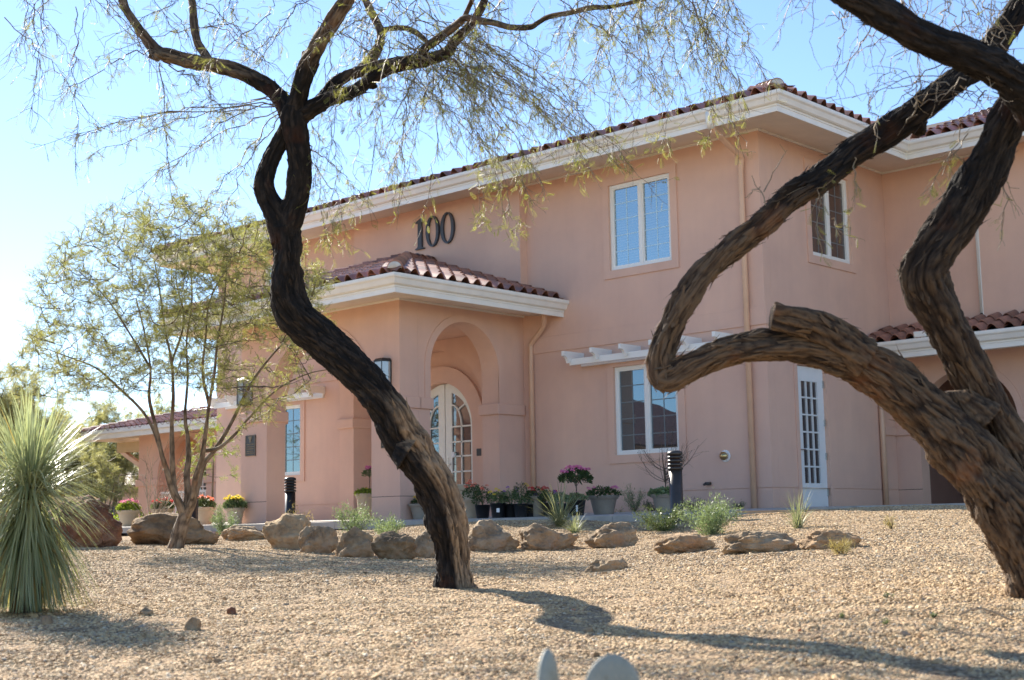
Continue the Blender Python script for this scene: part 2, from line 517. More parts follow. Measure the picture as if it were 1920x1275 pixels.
def make_pebbles():
    coll = bpy.data.collections.new('pebble_shapes')
    for k in range(7):
        bm = bmesh.new(); bmesh.ops.create_icosphere(bm, subdivisions=1 if k < 5 else 1, radius=1)
        off = Vector((k * 9.1, k * 3.3, 0))
        sc = Vector((1, .72 + .2 * random.random(), .5 + .2 * random.random()))
        for v in bm.verts:
            f = 1 + .55 * (noise.noise(v.co * .9 + off)) + random.uniform(-.1, .1)
            v.co = Vector((v.co.x * f * sc.x, v.co.y * f * sc.y, v.co.z * f * sc.z))
        me = bpy.data.meshes.new('pebble'); bm.to_mesh(me); bm.free(); me.materials.append(MATS['pebble'])
        coll.objects.link(bpy.data.objects.new('pebble', me))
    # base sheets in view: near strip dense, far strip looser
    def sheet(d0, d1, dens, smin, smax, name, nd):
        ds = np.linspace(d0, d1, nd * 2); ts = np.linspace(-1, 1, 110)
        D, T = np.meshgrid(ds, ts, indexing='ij')
        Wd = D * .47 + .5
        X = CAM[0] + D * FH[0] + T * Wd * RH[0]; Y = CAM[1] + D * FH[1] + T * Wd * RH[1]
        Z = ground_arr(X, Y) - .002
        V = np.stack([X, Y, Z], -1).reshape(-1, 3); n, m = D.shape
        idx = np.arange(n * m).reshape(n, m)
        F = np.stack([idx[:-1, :-1], idx[1:, :-1], idx[1:, 1:], idx[:-1, 1:]], -1).reshape(-1, 4)[:, ::-1]
        c = V[F].mean(1)
        keep = ~((c[:, 1] > -4.42) & (c[:, 0] < 1.75))
        F = F[keep]
        o = fast_mesh(name, V, F, 'pebble')
        tag(o, kind='stuff')
        ng = bpy.data.node_groups.new('scatter', 'GeometryNodeTree')
        ng.interface.new_socket('Geometry', in_out='INPUT', socket_type='NodeSocketGeometry')
        ng.interface.new_socket('Geometry', in_out='OUTPUT', socket_type='NodeSocketGeometry')
        gi = ng.nodes.new('NodeGroupInput'); go = ng.nodes.new('NodeGroupOutput')
        dp = ng.nodes.new('GeometryNodeDistributePointsOnFaces'); dp.inputs['Density'].default_value = dens
        ip = ng.nodes.new('GeometryNodeInstanceOnPoints')
        ci = ng.nodes.new('GeometryNodeCollectionInfo'); ci.inputs[0].default_value = coll
        ci.inputs['Separate Children'].default_value = True; ci.inputs['Reset Children'].default_value = True
        ip.inputs['Pick Instance'].default_value = True
        rr = ng.nodes.new('FunctionNodeRandomValue'); rr.data_type = 'FLOAT_VECTOR'
        rr.inputs[0].default_value = (-.5, -.5, 0); rr.inputs[1].default_value = (.5, .5, 6.28)
        rs = ng.nodes.new('FunctionNodeRandomValue'); rs.data_type = 'FLOAT'
        rs.inputs[2].default_value = 0; rs.inputs[3].default_value = 1
        pw = ng.nodes.new('ShaderNodeMath'); pw.operation = 'POWER'; pw.inputs[1].default_value = 2.0
        mr = ng.nodes.new('ShaderNodeMapRange'); mr.inputs[3].default_value = smin; mr.inputs[4].default_value = smax
        L = ng.links.new
        L(gi.outputs[0], dp.inputs[0]); L(dp.outputs['Points'], ip.inputs['Points']); L(ci.outputs[0], ip.inputs['Instance'])
        L(rr.outputs[0], ip.inputs['Rotation']); L(rs.outputs[1], pw.inputs[0]); L(pw.outputs[0], mr.inputs[0]); L(mr.outputs[0], ip.inputs['Scale'])
        L(ip.outputs[0], go.inputs[0])
        md = o.modifiers.new('scatter', 'NODES'); md.node_group = ng
        return o
    sheet(4.2, 10.0, 5600, .0055, .0150, 'gravel', 40)
    sheet(10.02, 22.6, 2300, .0080, .0190, 'gravel', 60)
    sheet(4.2, 16.0, 26, .014, .030, 'coarse_gravel', 60)
make_pebbles()

# paved strips
def make_walks():
    mb = MB()
    def slab(x0, x1, ys, th=.12):
        for a, b in zip(ys[:-1], ys[1:]):
            za, zb = walk_z(a), walk_z(b)
            mb.add([(x0, a, za), (x1, a, za), (x1, b, zb), (x0, b, zb), (x0, a, za - th), (x1, a, za - th), (x1, b, zb - th), (x0, b, zb - th)],
                   [(0, 1, 2, 3), (0, 4, 5, 1), (1, 5, 6, 2), (3, 7, 4, 0), (2, 6, 7, 3)])
    xs = np.arange(-30, 1.65, 1.58)
    for x0, x1 in zip(xs[:-1], xs[1:]): slab(x0 + .004, x1 - .004, [-4.35, -2.2, -.02])
    tag(mb.build('walkway', 'concrete'), kind='structure')
    mb = MB(); xs = np.arange(.02, 4.4, 1.5)
    for y0, y1 in zip(xs[:-1], xs[1:]): slab(.05, 1.65, [y0 + .004, y1 - .004])
    for x0 in (1.7, 3.2): slab(x0, x0 + 1.49, [-.2, 4.4])
    tag(mb.build('side_pavement', 'concrete'), kind='structure')
    mb = MB()
    mb.box(-60, -19.5, -7.5, -4.6, -.34, -.285)
    tag(mb.build('driveway', 'asphalt'), kind='structure')
make_walks()

# ================================================================== BUILDING
BLD = thing('two_storey_building', 'two storey pink stucco building with arched entrance portico and red clay tile eaves', 'building', (0, 0, -.3))
BO = -0.3   # building root height; child geometry is offset by this
def bpart(mb, name, mats, parent=None, bevel=0, kind=None):
    o = mb.build(name, mats, parent if parent is not None else BLD, bevel=bevel)
    if parent is None: o.location.z = -BO
    if kind: o['kind'] = kind
    return o

def mapF(y): return lambda u, v, w_: (u, y - w_, v)            # wall facing -Y, w outwards
def mapS(x): return lambda u, v, w_: (x + w_, u, v)            # wall facing +X
def mapB(y): return lambda u, v, w_: (u, y + w_, v)
def mapL(x): return lambda u, v, w_: (x - w_, u, v)

def slabh(mb, fn, outer, holes, th, mi=0):
    """sheet with holes: front at w=0, back at w=-th"""
    loops = [outer] + holes
    poly = [[Vector((a, b, 0)) for a, b in l] for l in loops]
    tris = tessellate_polygon(poly)
    flat = [p for l in loops for p in l]
    n = len(flat)
    vs = [fn(a, b, 0) for a, b in flat] + [fn(a, b, -th) for a, b in flat]
    fs = [tuple(t) for t in tris] + [tuple(i + n for i in reversed(t)) for t in tris]
    o = 0
    for l in loops:
        for i in range(len(l)):
            j = (i + 1) % len(l)
            fs.append((o + i, o + j, o + j + n, o + i + n))
        o += len(l)
    mb.add(vs, fs, mi)

def rect(u0, u1, v0, v1): return [(u0, v0), (u1, v0), (u1, v1), (u0, v1)]
def arch(u0, u1, v0, spring, n=24):
    c = (u0 + u1) / 2; r = (u1 - u0) / 2
    return [(u0, v0), (u1, v0)] + [(c + r * math.cos(math.pi * k / n), spring + r * math.sin(math.pi * k / n)) for k in range(n + 1)]
def bx(mb, fn, u0, u1, v0, v1, w0, w1, mi=0):
    ps = [fn(u, v, w_) for w_ in (w0, w1) for v in (v0, v1) for u in (u0, u1)]
    mb.add(ps, [(0, 2, 3, 1), (4, 5, 7, 6), (0, 1, 5, 4), (2, 6, 7, 3), (0, 4, 6, 2), (1, 3, 7, 5)], mi)

TOP = 6.6
WL, WR = -16.14, 0.0
# windows: (u0,u1,v0,v1)
FW_W = [(-3.38, -1.93, 4.53, 6.18), (-14.21, -12.76, 4.53, 6.18), (-3.37, -1.90, 1.03, 2.68), (-14.24, -12.77, 1.03, 2.68)]
SW_W = [(1.64, 3.05, 4.56, 6.20)]

mb = MB()
holes = [rect(*w_) for w_ in FW_W]
holes.append(arch(-8.98, -7.08, .002 + .33, 1.82))
slabh(mb, mapF(0), rect(WL, WR, .33, TOP + .15), holes, .22)
bpart(mb, 'front_wall', 'stucco')
mb = MB()
slabh(mb, mapF(0), rect(WL, -9.01, -.3, .316), [], .22)
slabh(mb, mapF(0), rect(-7.05, WR, -.3, .316), [], .22)
slabh(mb, mapF(.018), rect(WL + .02, -9.03, .3, .34), [], .15)
slabh(mb, mapF(.018), rect(-7.03, WR - .02, .3, .34), [], .15)
bpart(mb, 'front_plinth', 'stucco')
mb = MB()
slabh(mb, mapS(0), rect(.222, 4.46 + .2, .33, TOP + .15), [rect(*w_) for w_ in SW_W] + [rect(.93, 1.90, .331, 2.50)], .22)
bpart(mb, 'side_wall', 'stucco')
mb = MB()
slabh(mb, mapS(0), rect(.222, .925, -.3, .316), [], .22); slabh(mb, mapS(0), rect(1.905, 4.66, -.3, .316), [], .22)
slabh(mb, mapS(-.018), rect(0.02, .925, .3, .34), [], .15); slabh(mb, mapS(-.018), rect(1.905, 4.66, .3, .34), [], .15)
bpart(mb, 'side_plinth', 'stucco')
# back and left shell so that the place closes from other views
mb = MB()
mb.box(WL, WL + .2, .23, 12, -.3, TOP + .15)
mb.box(WL, 0, 12, 12.2, -.3, TOP + .15)
mb.box(-16, -.23, .26, .3, -.2, TOP)     # dark core behind the windows
bpart(mb, 'rear_walls', 'stucco')

# projecting upper bay behind the portico with the digits
mb = MB(); slabh(mb, mapF(-.2), rect(-10.62, -5.53, 4.0, TOP + .05), [], .198); bpart(mb, 'upper_bay', 'stucco')

# belt courses
mb = MB()
bx(mb, mapF(0), -5.5, .0, 3.13, 3.44, .001, .024); bx(mb, mapF(0), WL, -10.6, 3.13, 3.44, .001, .024)
bx(mb, mapS(.0), -.024, 3.3, 3.13, 3.44, .001, .024)
bpart(mb, 'belt_course', 'stucco', bevel=.004)

# right wing W2
W2 = 4.46
mb = MB()
slabh(mb, mapF(W2), rect(.002, 2.0, 2.9, TOP + .15), [], .22)
slabh(mb, mapF(W2 - .18), rect(2.0, 12, 2.9, TOP + .15), [], .4)
bpart(mb, 'wing_upper_wall', 'stucco')
mb = MB()
slabh(mb, mapF(W2), rect(.002, 12, -.3, 2.9), [arch(.50, 2.44, -.05, 1.56), arch(3.35, 5.3, -.05, 1.56)], .32)
slabh(mb, mapF(W2 - .001 + .0), rect(.003, .004, -.3, .3), [], .01)
bpart(mb, 'wing_lower_wall', 'stucco')
mb = MB()
bx(mb, mapF(W2), .001, .56, 1.36, 1.52, .0, .05); bx(mb, mapS(0), 3.98, W2 - .05, 1.36, 1.52, .0, .05)
bx(mb, mapF(W2), 2.38, 3.41, 1.36, 1.52, .0, .05)
bpart(mb, 'wing_impost', 'stucco', bevel=.012)
mb = MB()
for u0, u1 in ((.50, 2.44), (3.35, 5.3)):
    c = (u0 + u1) / 2; r = (u1 - u0) / 2; n = 24
    o_ = [(c + (r + .13) * math.cos(math.pi * k / n), 1.56 + (r + .13) * math.sin(math.pi * k / n)) for k in range(n + 1)]
    i_ = [(c + (r + .002) * math.cos(math.pi * k / n), 1.56 + (r + .002) * math.sin(math.pi * k / n)) for k in range(n + 1)]
    for a in range(n):
        q = [o_[a], o_[a + 1], i_[a + 1], i_[a]]
        vs = [mapF(W2)(u, v, .02) for u, v in q] + [mapF(W2)(u, v, -.01) for u, v in q]
        mb.add(vs, [(0, 1, 2, 3), (0, 4, 5, 1), (2, 6, 7, 3)])
bpart(mb, 'wing_archivolt', 'stucco')
mb = MB()
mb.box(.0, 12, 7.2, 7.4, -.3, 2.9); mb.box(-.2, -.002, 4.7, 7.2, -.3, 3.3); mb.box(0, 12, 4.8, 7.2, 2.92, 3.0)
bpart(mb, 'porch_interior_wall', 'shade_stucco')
mb = MB(); mb.box(1.6, 2.6, 7.12, 7.19, -.1, 2.1); bpart(mb, 'porch_door', 'white_door')

# ------------- portico
PX0, PX1, PY = -10.48, -5.67, -3.35
PS = 3.93
mb = MB()
slabh(mb, mapF(PY), [(PX0, -.3), (-9.62, -.3), (-9.62, 2.0)] + [(-8.035 - 1.585 * math.cos(math.pi * k / 28), 2.0 + 1.585 * math.sin(math.pi * k / 28)) for k in range(1, 28)] +
      [(-6.45, 2.0), (-6.45, -.3), (PX1, -.3), (PX1, PS + .1), (PX0, PS + .1)], [], .46)
bpart(mb, 'portico_front_wall', 'stucco')
for nm, fn in (('portico_side_wall', mapS(PX1)), ('portico_side_wall', mapL(PX0))):
    mb = MB()
    y0 = PY + .003
    slabh(mb, fn, [(y0 + .46, -.3), (-2.59, -.3), (-2.59, 2.72)] + [(-1.665 - .925 * math.cos(math.pi * k / 24), 2.72 + .925 * math.sin(math.pi * k / 24)) for k in range(1, 24)] +
          [(-.74, 2.72), (-.74, -.3), (-.002, -.3), (-.002, PS + .1), (y0 + .46, PS + .1)], [], .46)
    bpart(mb, nm, 'stucco')
# plinth groove lines of the piers: thin recess strips drawn as inset joints
def joint(mb, fn, u0, u1, z): bx(mb, fn, u0, u1, z - .005, z + .005, -.004, .0015)
mb = MB()
joint(mb, mapF(PY), PX0, -9.62, .32); joint(mb, mapF(PY), -6.45, PX1, .32)
joint(mb, mapS(PX1), PY, -2.59, .32); joint(mb, mapS(PX1), -.74, 0, .32); joint(mb, mapF(W2), 0.0, .5, .32)
bpart(mb, 'plinth_joint', 'bronze')
# imposts
mb = MB()
for fn, u0, u1 in ((mapF(PY), PX0 - .045, -9.56), (mapF(PY), -6.51, PX1 + .045), (mapS(PX1), PY + .462 , -2.53), (mapS(PX1), -.80, -.02), (mapL(PX0), PY + .462, -2.53), (mapL(PX0), -.80, -.02)):
    bx(mb, fn, u0, u1, 1.92, 2.13, -.46 - .045, .045)
bpart(mb, 'portico_impost', 'stucco', bevel=.015)
# raised arch bands
mb = MB()
for fn, c, r, sp in ((mapF(PY), -8.035, 1.585, 2.0), (mapS(PX1), -1.665, .925, 2.72)):
    n = 28
    for a in range(n):
        an0, an1 = math.pi * a / n, math.pi * (a + 1) / n
        q = [(c + R_ * math.cos(t_), sp + R_ * math.sin(t_)) for R_, t_ in ((r + .14, an0), (r + .14, an1), (r + .002, an1), (r + .002, an0))]
        vs = [fn(u, v, .02) for u, v in q] + [fn(u, v, -.01) for u, v in q]
        mb.add(vs, [(0, 1, 2, 3), (0, 4, 5, 1), (2, 6, 7, 3)])
for (u0, u1) in ((-1.665 - .925 - .14, -2.59), (-.74, -.74 + .14)):
    bx(mb, mapS(PX1), u0, u1, 2.13, 2.72, -.01, .02)
bpart(mb, 'archivolt', 'stucco')
# vaulted inner ceiling
mb = MB()
n = 24; c = -8.075; R_ = 1.94
prof = [(c - R_ * math.cos(math.pi * k / n), 1.95 + .9 * R_ * math.sin(math.pi * k / n)) for k in range(n + 1)]
for a in range(n):
    p, q = prof[a], prof[a + 1]
    mb.add([(p[0], -2.89, p[1]), (q[0], -2.89, q[1]), (q[0], -.002, q[1]), (p[0], -.002, p[1])], [(0, 1, 2, 3)], 0, True)
# keep only the crown of the vault so the side arches stay open
mb2 = MB()
mb2.box(PX0 + .47, PX1 - .47, PY + .47, -.21, 3.66, 3.72)
bpart(mb2, 'portico_ceiling', 'stucco')
mb = MB()
ao = [(c - 2.0 * math.cos(math.pi * k / n), 1.62 + 2.0 * math.sin(math.pi * k / n)) for k in range(n + 1)]
slabh(mb, mapF(-.22), [(-10.0, 3.655), (-10.0, 1.62)] + [p for p in ao] + [(-6.13, 3.655)] if False else
      [(-10.0, 1.7)] + [(c - 1.55 * math.cos(math.pi * k / n), 1.9 + 1.55 * math.sin(math.pi * k / n)) for k in range(n + 1)] + [(-6.14, 1.7), (-6.14, 3.655), (-10.0, 3.655)], [], .2)
bpart(mb, 'inner_arch', 'stucco')

# door surround
DC = -8.03
mb = MB(); n = 28
for a in range(n):
    an0, an1 = math.pi * a / n, math.pi * (a + 1) / n
    q = [(DC + R_ * math.cos(t_), 1.82 + R_ * math.sin(t_)) for R_, t_ in ((1.30, an0), (1.30, an1), (.952, an1), (.952, an0))]
    vs = [mapF(0)(u, v, .07) for u, v in q] + [mapF(0)(u, v, -.01) for u, v in q]
    mb.add(vs, [(0, 1, 2, 3), (0, 4, 5, 1), (2, 6, 7, 3)])
for sgn in (-1, 1):
    u = sorted((DC + sgn * .952, DC + sgn * 1.30)); bx(mb, mapF(0), u[0], u[1], -.1, 1.82, -.01, .07)
bpart(mb, 'door_surround', 'stucco')

def leaf_door(side):
    """one leaf of the arched double door; side +1 = right"""
    cx = DC; fn = mapF(.09); R_ = .94
    def X(u): return cx + side * u
    # leaf outline
    n = 20
    out = [(X(.012), -.02), (X(R_), -.02)] + [(X(R_ * math.cos(math.pi / 2 * k / n)), 1.82 + R_ * math.sin(math.pi / 2 * k / n)) for k in range(n)] + [(X(.012), 1.82 + R_ - .001)]
    ri = .76
    hole = [(X(.20), .42), (X(ri), .42)] + [(X(ri * math.cos(t)), 1.82 + ri * math.sin(t)) for t in np.linspace(0, math.acos(.20 / ri), 14)]
    mb = MB(); slabh(mb, fn, out, [hole], .05)
    d = bpart(mb, 'door_leaf', 'cream_door')
    # muntins
    mm = MB()
    def strip(pts, wd=.030):
        for a, b in zip(pts[:-1], pts[1:]):
            mm.bar(fn(a[0], a[1], -.012), fn(b[0], b[1], -.012), wd, .03, up=(0, 1, 0))
    zs = [.55, .90, 1.22, 1.52, 1.84]
    for z in zs: strip([(X(.20), z), (X(ri), z)])
    strip([(X(.48), .42), (X(.48), 1.84)])
    arc = [(X(.20 + 0 + .28 * math.cos(t)), 1.84 + .46 * math.sin(t)) for t in np.linspace(0, math.pi / 2, 10)]
    strip(arc)
    strip([(X(.20 + .28 * math.cos(.85)), 1.84 + .46 * math.sin(.85)), (X(.60), 1.84 + .47)])
    mm.build('muntin', 'cream_door', d)
    # panes, one by one
    cells = []
    us = [.20, .48, ri]
    zz = [.42] + zs
    for i in range(5):
        for j in range(2): cells.append([(X(us[j]), zz[i]), (X(us[j + 1]), zz[i]), (X(us[j + 1]), zz[i + 1]), (X(us[j]), zz[i + 1])])
    ts = np.linspace(0, math.pi / 2, 9)
    inner = [(X(.20), 1.84)] + [(X(.20 + .28 * math.cos(t)), 1.84 + .46 * math.sin(t)) for t in ts]
    cells.append(inner)
    t1 = math.acos(.60 / .76)
    lowo = [(X(ri * math.cos(t)), 1.82 + ri * math.sin(t)) for t in np.linspace(0.02, t1, 6)]
    lowi = [(X(.20 + .28 * math.cos(t)), 1.84 + .46 * math.sin(t)) for t in np.linspace(.85, 0, 6)]
    cells.append(lowo + lowi)
    tops = [(X(ri * math.cos(t)), 1.82 + ri * math.sin(t)) for t in np.linspace(t1, math.acos(.20 / ri), 6)]
    topi = [(X(.20 + .28 * math.cos(t)), 1.84 + .46 * math.sin(t)) for t in np.linspace(math.pi / 2, .85, 6)]
    cells.append(tops + topi)
    for cc in cells:
        mp = MB(); mp.add([fn(u, v, -.03) for u, v in cc], [tuple(range(len(cc)))])
        mp.build('pane', 'glass_dark' if side > 0 else 'glass_lower', d)
    h = MB(); u = X(.075)
    h.bar(fn(u, .93, .0), fn(u, 1.20, .0), .045, .02, up=(0, 1, 0))
    h.bar(fn(u, 1.06, .05), fn(u + side * .12, 1.06, .05), .02, .02); h.bar(fn(u, 1.06, 0), fn(u, 1.06, .06), .02, .02)
    h.build('handle', 'steel', d)
    return d
dl = leaf_door(-1); dr = leaf_door(1)
mb = MB(); mb.bar(mapF(.055)(DC + .26, 1.20, 0), mapF(.055)(DC + .26, 1.31, 0), .085, .006, up=(0, 1, 0))
mb.build('notice_sheet', 'tag_white', dr)
mb = MB(); mb.box(DC - 1.05, DC + 1.05, .16, .2, -.2, 2.9); bpart(mb, 'door_backing', 'interior_dark')

# ------------- windows
def window(fn, u0, u1, v0, v1, glass, mun, trim=True, upper=False):
    fr = MB(); f = .055
    w0, w1 = -.09, -.02
    bx(fr, fn, u0, u0 + f, v0, v1, w0, w1); bx(fr, fn, u1 - f, u1, v0, v1, w0, w1)
    bx(fr, fn, u0 + f, u1 - f, v0, v0 + f, w0, w1); bx(fr, fn, u0 + f, u1 - f, v1 - f, v1, w0, w1)
    cu = (u0 + u1) / 2
    bx(fr, fn, cu - .035, cu + .035, v0 + f, v1 - f, w0, w1)
    o = bpart(fr, 'window', 'white_vinyl', bevel=.004)
    for a, b in ((u0 + f, cu - .035), (cu + .035, u1 - f)):
        s = MB(); g = .028
        bx(s, fn, a, a + g, v0 + f, v1 - f, -.085, -.035); bx(s, fn, b - g, b, v0 + f, v1 - f, -.085, -.035)
        bx(s, fn, a + g, b - g, v0 + f, v0 + f + g, -.085, -.035); bx(s, fn, a + g, b - g, v1 - f - g, v1 - f, -.085, -.035)
        s.build('sash', 'white_vinyl', o)
        p = MB(); p.add([fn(a, v0 + f, -.07), fn(b, v0 + f, -.07), fn(b, v1 - f, -.07), fn(a, v1 - f, -.07)], [(0, 1, 2, 3)])
        p.build('pane', glass, o)
        m = MB(); mw = .018
        bx(m, fn, (a + b) / 2 - mw / 2, (a + b) / 2 + mw / 2, v0 + f, v1 - f, -.0695, -.0655)
        for k in range(1, 5):
            z = v0 + f + (v1 - v0 - 2 * f) * k / 5
            bx(m, fn, a, b, z - mw / 2, z + mw / 2, -.0692, -.065)
        m.build('muntin', mun, o)
    if trim:
        t = MB(); e = .155; h = .028
        bx(t, fn, u0 - e, u0 - .002, v0 - e, v1 + e, .0, h); bx(t, fn, u1 + .002, u1 + e, v0 - e, v1 + e, 0, h)
        bx(t, fn, u0 - .002, u1 + .002, v0 - e, v0 - .002, 0, h); bx(t, fn, u0 - .002, u1 + .002, v1 + .002, v1 + e, 0, h)
        t.build('stucco_surround', 'stucco', o)
    return o
window(mapF(0), *FW_W[0], 'glass_upper', 'muntin_in')
window(mapF(0), *FW_W[1], 'glass_upper', 'muntin_in')
window(mapF(0), *FW_W[2], 'glass_lower', 'muntin_dim')
window(mapF(0), *FW_W[3], 'glass_lower', 'muntin_dim')
window(mapS(0), *SW_W[0], 'glass_dark', 'muntin_dim')

# side door with 18 panes
def side_door():
    fn = mapS(-.05); u0, u1 = .935, 1.895
    mb = MB()
    gu0, gu1, gv0, gv1 = 1.13, 1.70, .40, 2.24
    pu = np.linspace(gu0, gu1, 4); pv = np.linspace(gv0, gv1, 7)
    holes = []
    for i in range(3):
        for j in range(6):
            holes.append(rect(pu[i] + .013, pu[i + 1] - .013, pv[j] + .013, pv[j + 1] - .013))
    slabh(mb, fn, rect(u0, u1, -.02, 2.49), holes, .05)
    d = bpart(mb, 'side_door', 'white_door')
    p0 = None
    for i in range(3):
        for j in range(6):
            p = MB(); p.add([fn(a, b, -.03) for a, b in rect(pu[i], pu[i + 1], pv[j], pv[j + 1])], [(0, 1, 2, 3)])
            p.build('pane', 'glass_dark', d)
    for z in (.25, .9, 1.5, 2.2):
        h = MB(); bx(h, fn, u1 - .03, u1 - .005, z - .06, z + .06, 0, .03); h.build('hinge', 'steel', d)
    h = MB(); bx(h, fn, u0 + .05, u0 + .09, .92, 1.12, 0, .012)
    h.bar(fn(u0 + .07, 1.0, .05), fn(u0 + .19, 1.0, .05), .018, .018); h.bar(fn(u0 + .07, 1.0, 0), fn(u0 + .07, 1.0, .055), .018, .018)
    h.build('handle', 'steel', d)
    t = MB(); e = .11
    bx(t, mapS(0), u0 - e, u0 - .006, -.05, 2.5 + e, 0, .02); bx(t, mapS(0), u1 + .006, u1 + e, -.05, 2.5 + e, 0, .02); bx(t, mapS(0), u0 - .006, u1 + .006, 2.502, 2.5 + e, 0, .02)
    bpart(t, 'door_casing', 'stucco')
    b = MB(); b.box(-.2, -.16, .8, 2.0, -.2, 2.6); bpart(b, 'side_door_backing', 'interior_dark')
side_door()

# ------------- eaves: soffit, fascia, gutter (polyline offset, all mitred at 45 degrees)
def eave(path, S_, name_pre, ends=(None, None)):
    """path: wall-line points (x,y) listed left to right with outward normals on the right-hand side (-Y / +X)"""
    pts = [Vector((p[0], p[1])) for p in path]
    nseg = len(pts) - 1
    nor = []
    for a, b in zip(pts[:-1], pts[1:]):
        d = (b - a).normalized(); nor.append(Vector((d.y, -d.x)))
    def off(i, a):
        if i == 0: return pts[0] + nor[0] * a + (Vector(ends[0]) * a if ends[0] else Vector((0, 0)))
        if i == nseg: return pts[-1] + nor[-1] * a + (Vector(ends[1]) * a if ends[1] else Vector((0, 0)))
        n1, n2 = nor[i - 1], nor[i]
        m = (n1 + n2).normalized(); return pts[i] + m * (a / m.dot(n1))
    def sweep(prof, nm, mat, smooth=False, closed=True, kind=None):
        mb = MB(); rings = []
        for i in range(len(pts)):
            for a, z in prof:
                q = off(i, a); rings.append((q.x, q.y, z))
        k = len(prof); fs = []
        for i in range(len(pts) - 1):
            for j in range(k if closed else k - 1):
                j2 = (j + 1) % k
                fs.append((i * k + j, (i + 1) * k + j, (i + 1) * k + j2, i * k + j2))
        if closed:
            fs.append(tuple(range(k))); fs.append(tuple(len(pts) * k - k + j for j in reversed(range(k))))
        mb.add(rings, fs, 0, smooth)
        return bpart(mb, nm, mat)
    sweep([(.0, S_), (1.06, S_ - .12), (1.06, S_ - .09), (.0, S_ + .03)], 'soffit', 'soffit')
    # small moulding at the wall
    sweep([(.0, S_ - .035), (.035, S_ - .035), (.035, S_ - .003), (0, S_ + .001)], 'soffit_moulding', 'white_trim')
    sweep([(1.062, S_ - .15), (1.085, S_ - .15), (1.085, S_ - .06), (1.10, S_ - .055), (1.10, S_ + .12), (1.062, S_ + .12)], 'fascia', 'white_trim')
    g = []
    for k in range(9):
        t = -math.pi / 2 * 1.0 + math.pi / 2 * k / 8
        g.append((1.105 + .115 * math.cos(t) * 1.0, S_ + .10 + .10 * math.sin(t) * 1.3))
    prof = [(1.103, S_ - .03)] + g + [(1.232, S_ + .10), (1.232, S_ + .155), (1.216, S_ + .16), (1.216, S_ + .09), (1.103, S_ + .0)]
    prof = [(1.103, S_ - .02), (1.13, S_ - .02), (1.16, S_ + .0), (1.178, S_ + .04), (1.195, S_ + .075), (1.225, S_ + .10), (1.232, S_ + .12), (1.232, S_ + .165), (1.215, S_ + .17), (1.212, S_ + .12), (1.103, S_ + .02)]
    sweep(prof, 'gutter', 'white_trim')
    sweep([(1.12, S_ + .10), (1.135, S_ + .10), (1.135, S_ + .165), (1.12, S_ + .165)], 'eave_closure', 'tile_under')
    return off
WEX = 9.0
main_off = eave([(WL, 6), (WL, 0), (0, 0), (0, W2), (WEX, W2)], TOP, 'main')
port_off = eave([(PX0, .0), (PX0, PY), (PX1, PY), (PX1, -.002)], PS, 'portico')
porch_off = eave([(.0, W2), (WEX, W2)], 2.88, 'porch')
mb = MB(); bx(mb, mapF(0), .02, .2, 3.08, 3.22, -3.5, -3.3)   # white gutter corner block on the porch roof
mb = MB(); mb.box(1.10, 1.35, 3.22, 3.45, 3.055, 3.17); bpart(mb, 'gutter_hanger', 'white_trim', bevel=.02)

# ------------- roofs
SL = .36
PSL = .335
def tri_roof():
    mb = MB(); a = 1.16; z0 = TOP + .15
    x0, x1, y0 = WL - a, a, -a
    # main hip: F slope and S slope, ridge along X at y=6
    yr = 6.0; h = (yr - y0) * SL
    rx0, rx1 = x0 + (yr - y0), x1 - (yr - y0)
    zt = z0 + h
    yb = 12 + a
    mb.add([(x0, y0, z0), (x1, y0, z0), (x1, W2 - a, z0), (rx1, yr, zt), (rx0, yr, zt), (x0, yb, z0), (x1, yb, z0)],
           [(0, 1, 3, 4), (1, 2, 6, 3), (0, 4, 5), (3, 6, 5, 4)])
    # right wing roof, slope up from its eave
    yw = W2 - a
    mb.add([(1.0, yw, z0 - .002), (WEX, yw, z0 - .002), (WEX, yw + 5, z0 + 5 * SL), (-3, yw + 5, z0 + 5 * SL)], [(0, 1, 2, 3)])
    return bpart(mb, 'main_roof', 'tile_under')
ROOF = tri_roof()
# portico roof deck
a = 1.16; z0 = PS + .15
px0, px1, py0 = PX0 - a, PX1 + a, PY - a
pc = (px0 + px1) / 2; run = (px1 - px0) / 2; pr = py0 + run; pz = z0 + run * PSL
mb = MB()
mb.add([(px0, py0, z0), (px1, py0, z0), (pc, pr, pz), (px1, -.201, z0), (pc, -.201, pz), (px0, -.201, z0)],
       [(0, 1, 2), (1, 3, 4, 2), (0, 2, 4, 5)])
PROOF = bpart(mb, 'portico_roof', 'tile_under')
mb = MB()
ya = W2 - a; zp = 2.88 + .15
mb.add([(0.002, ya, zp), (WEX, ya, zp), (WEX, W2 - .2, zp + (a - .2) * SL), (0.002, W2 - .002, zp + a * SL)], [(0, 1, 2, 3)])
QROOF = bpart(mb, 'porch_roof', 'tile_under')

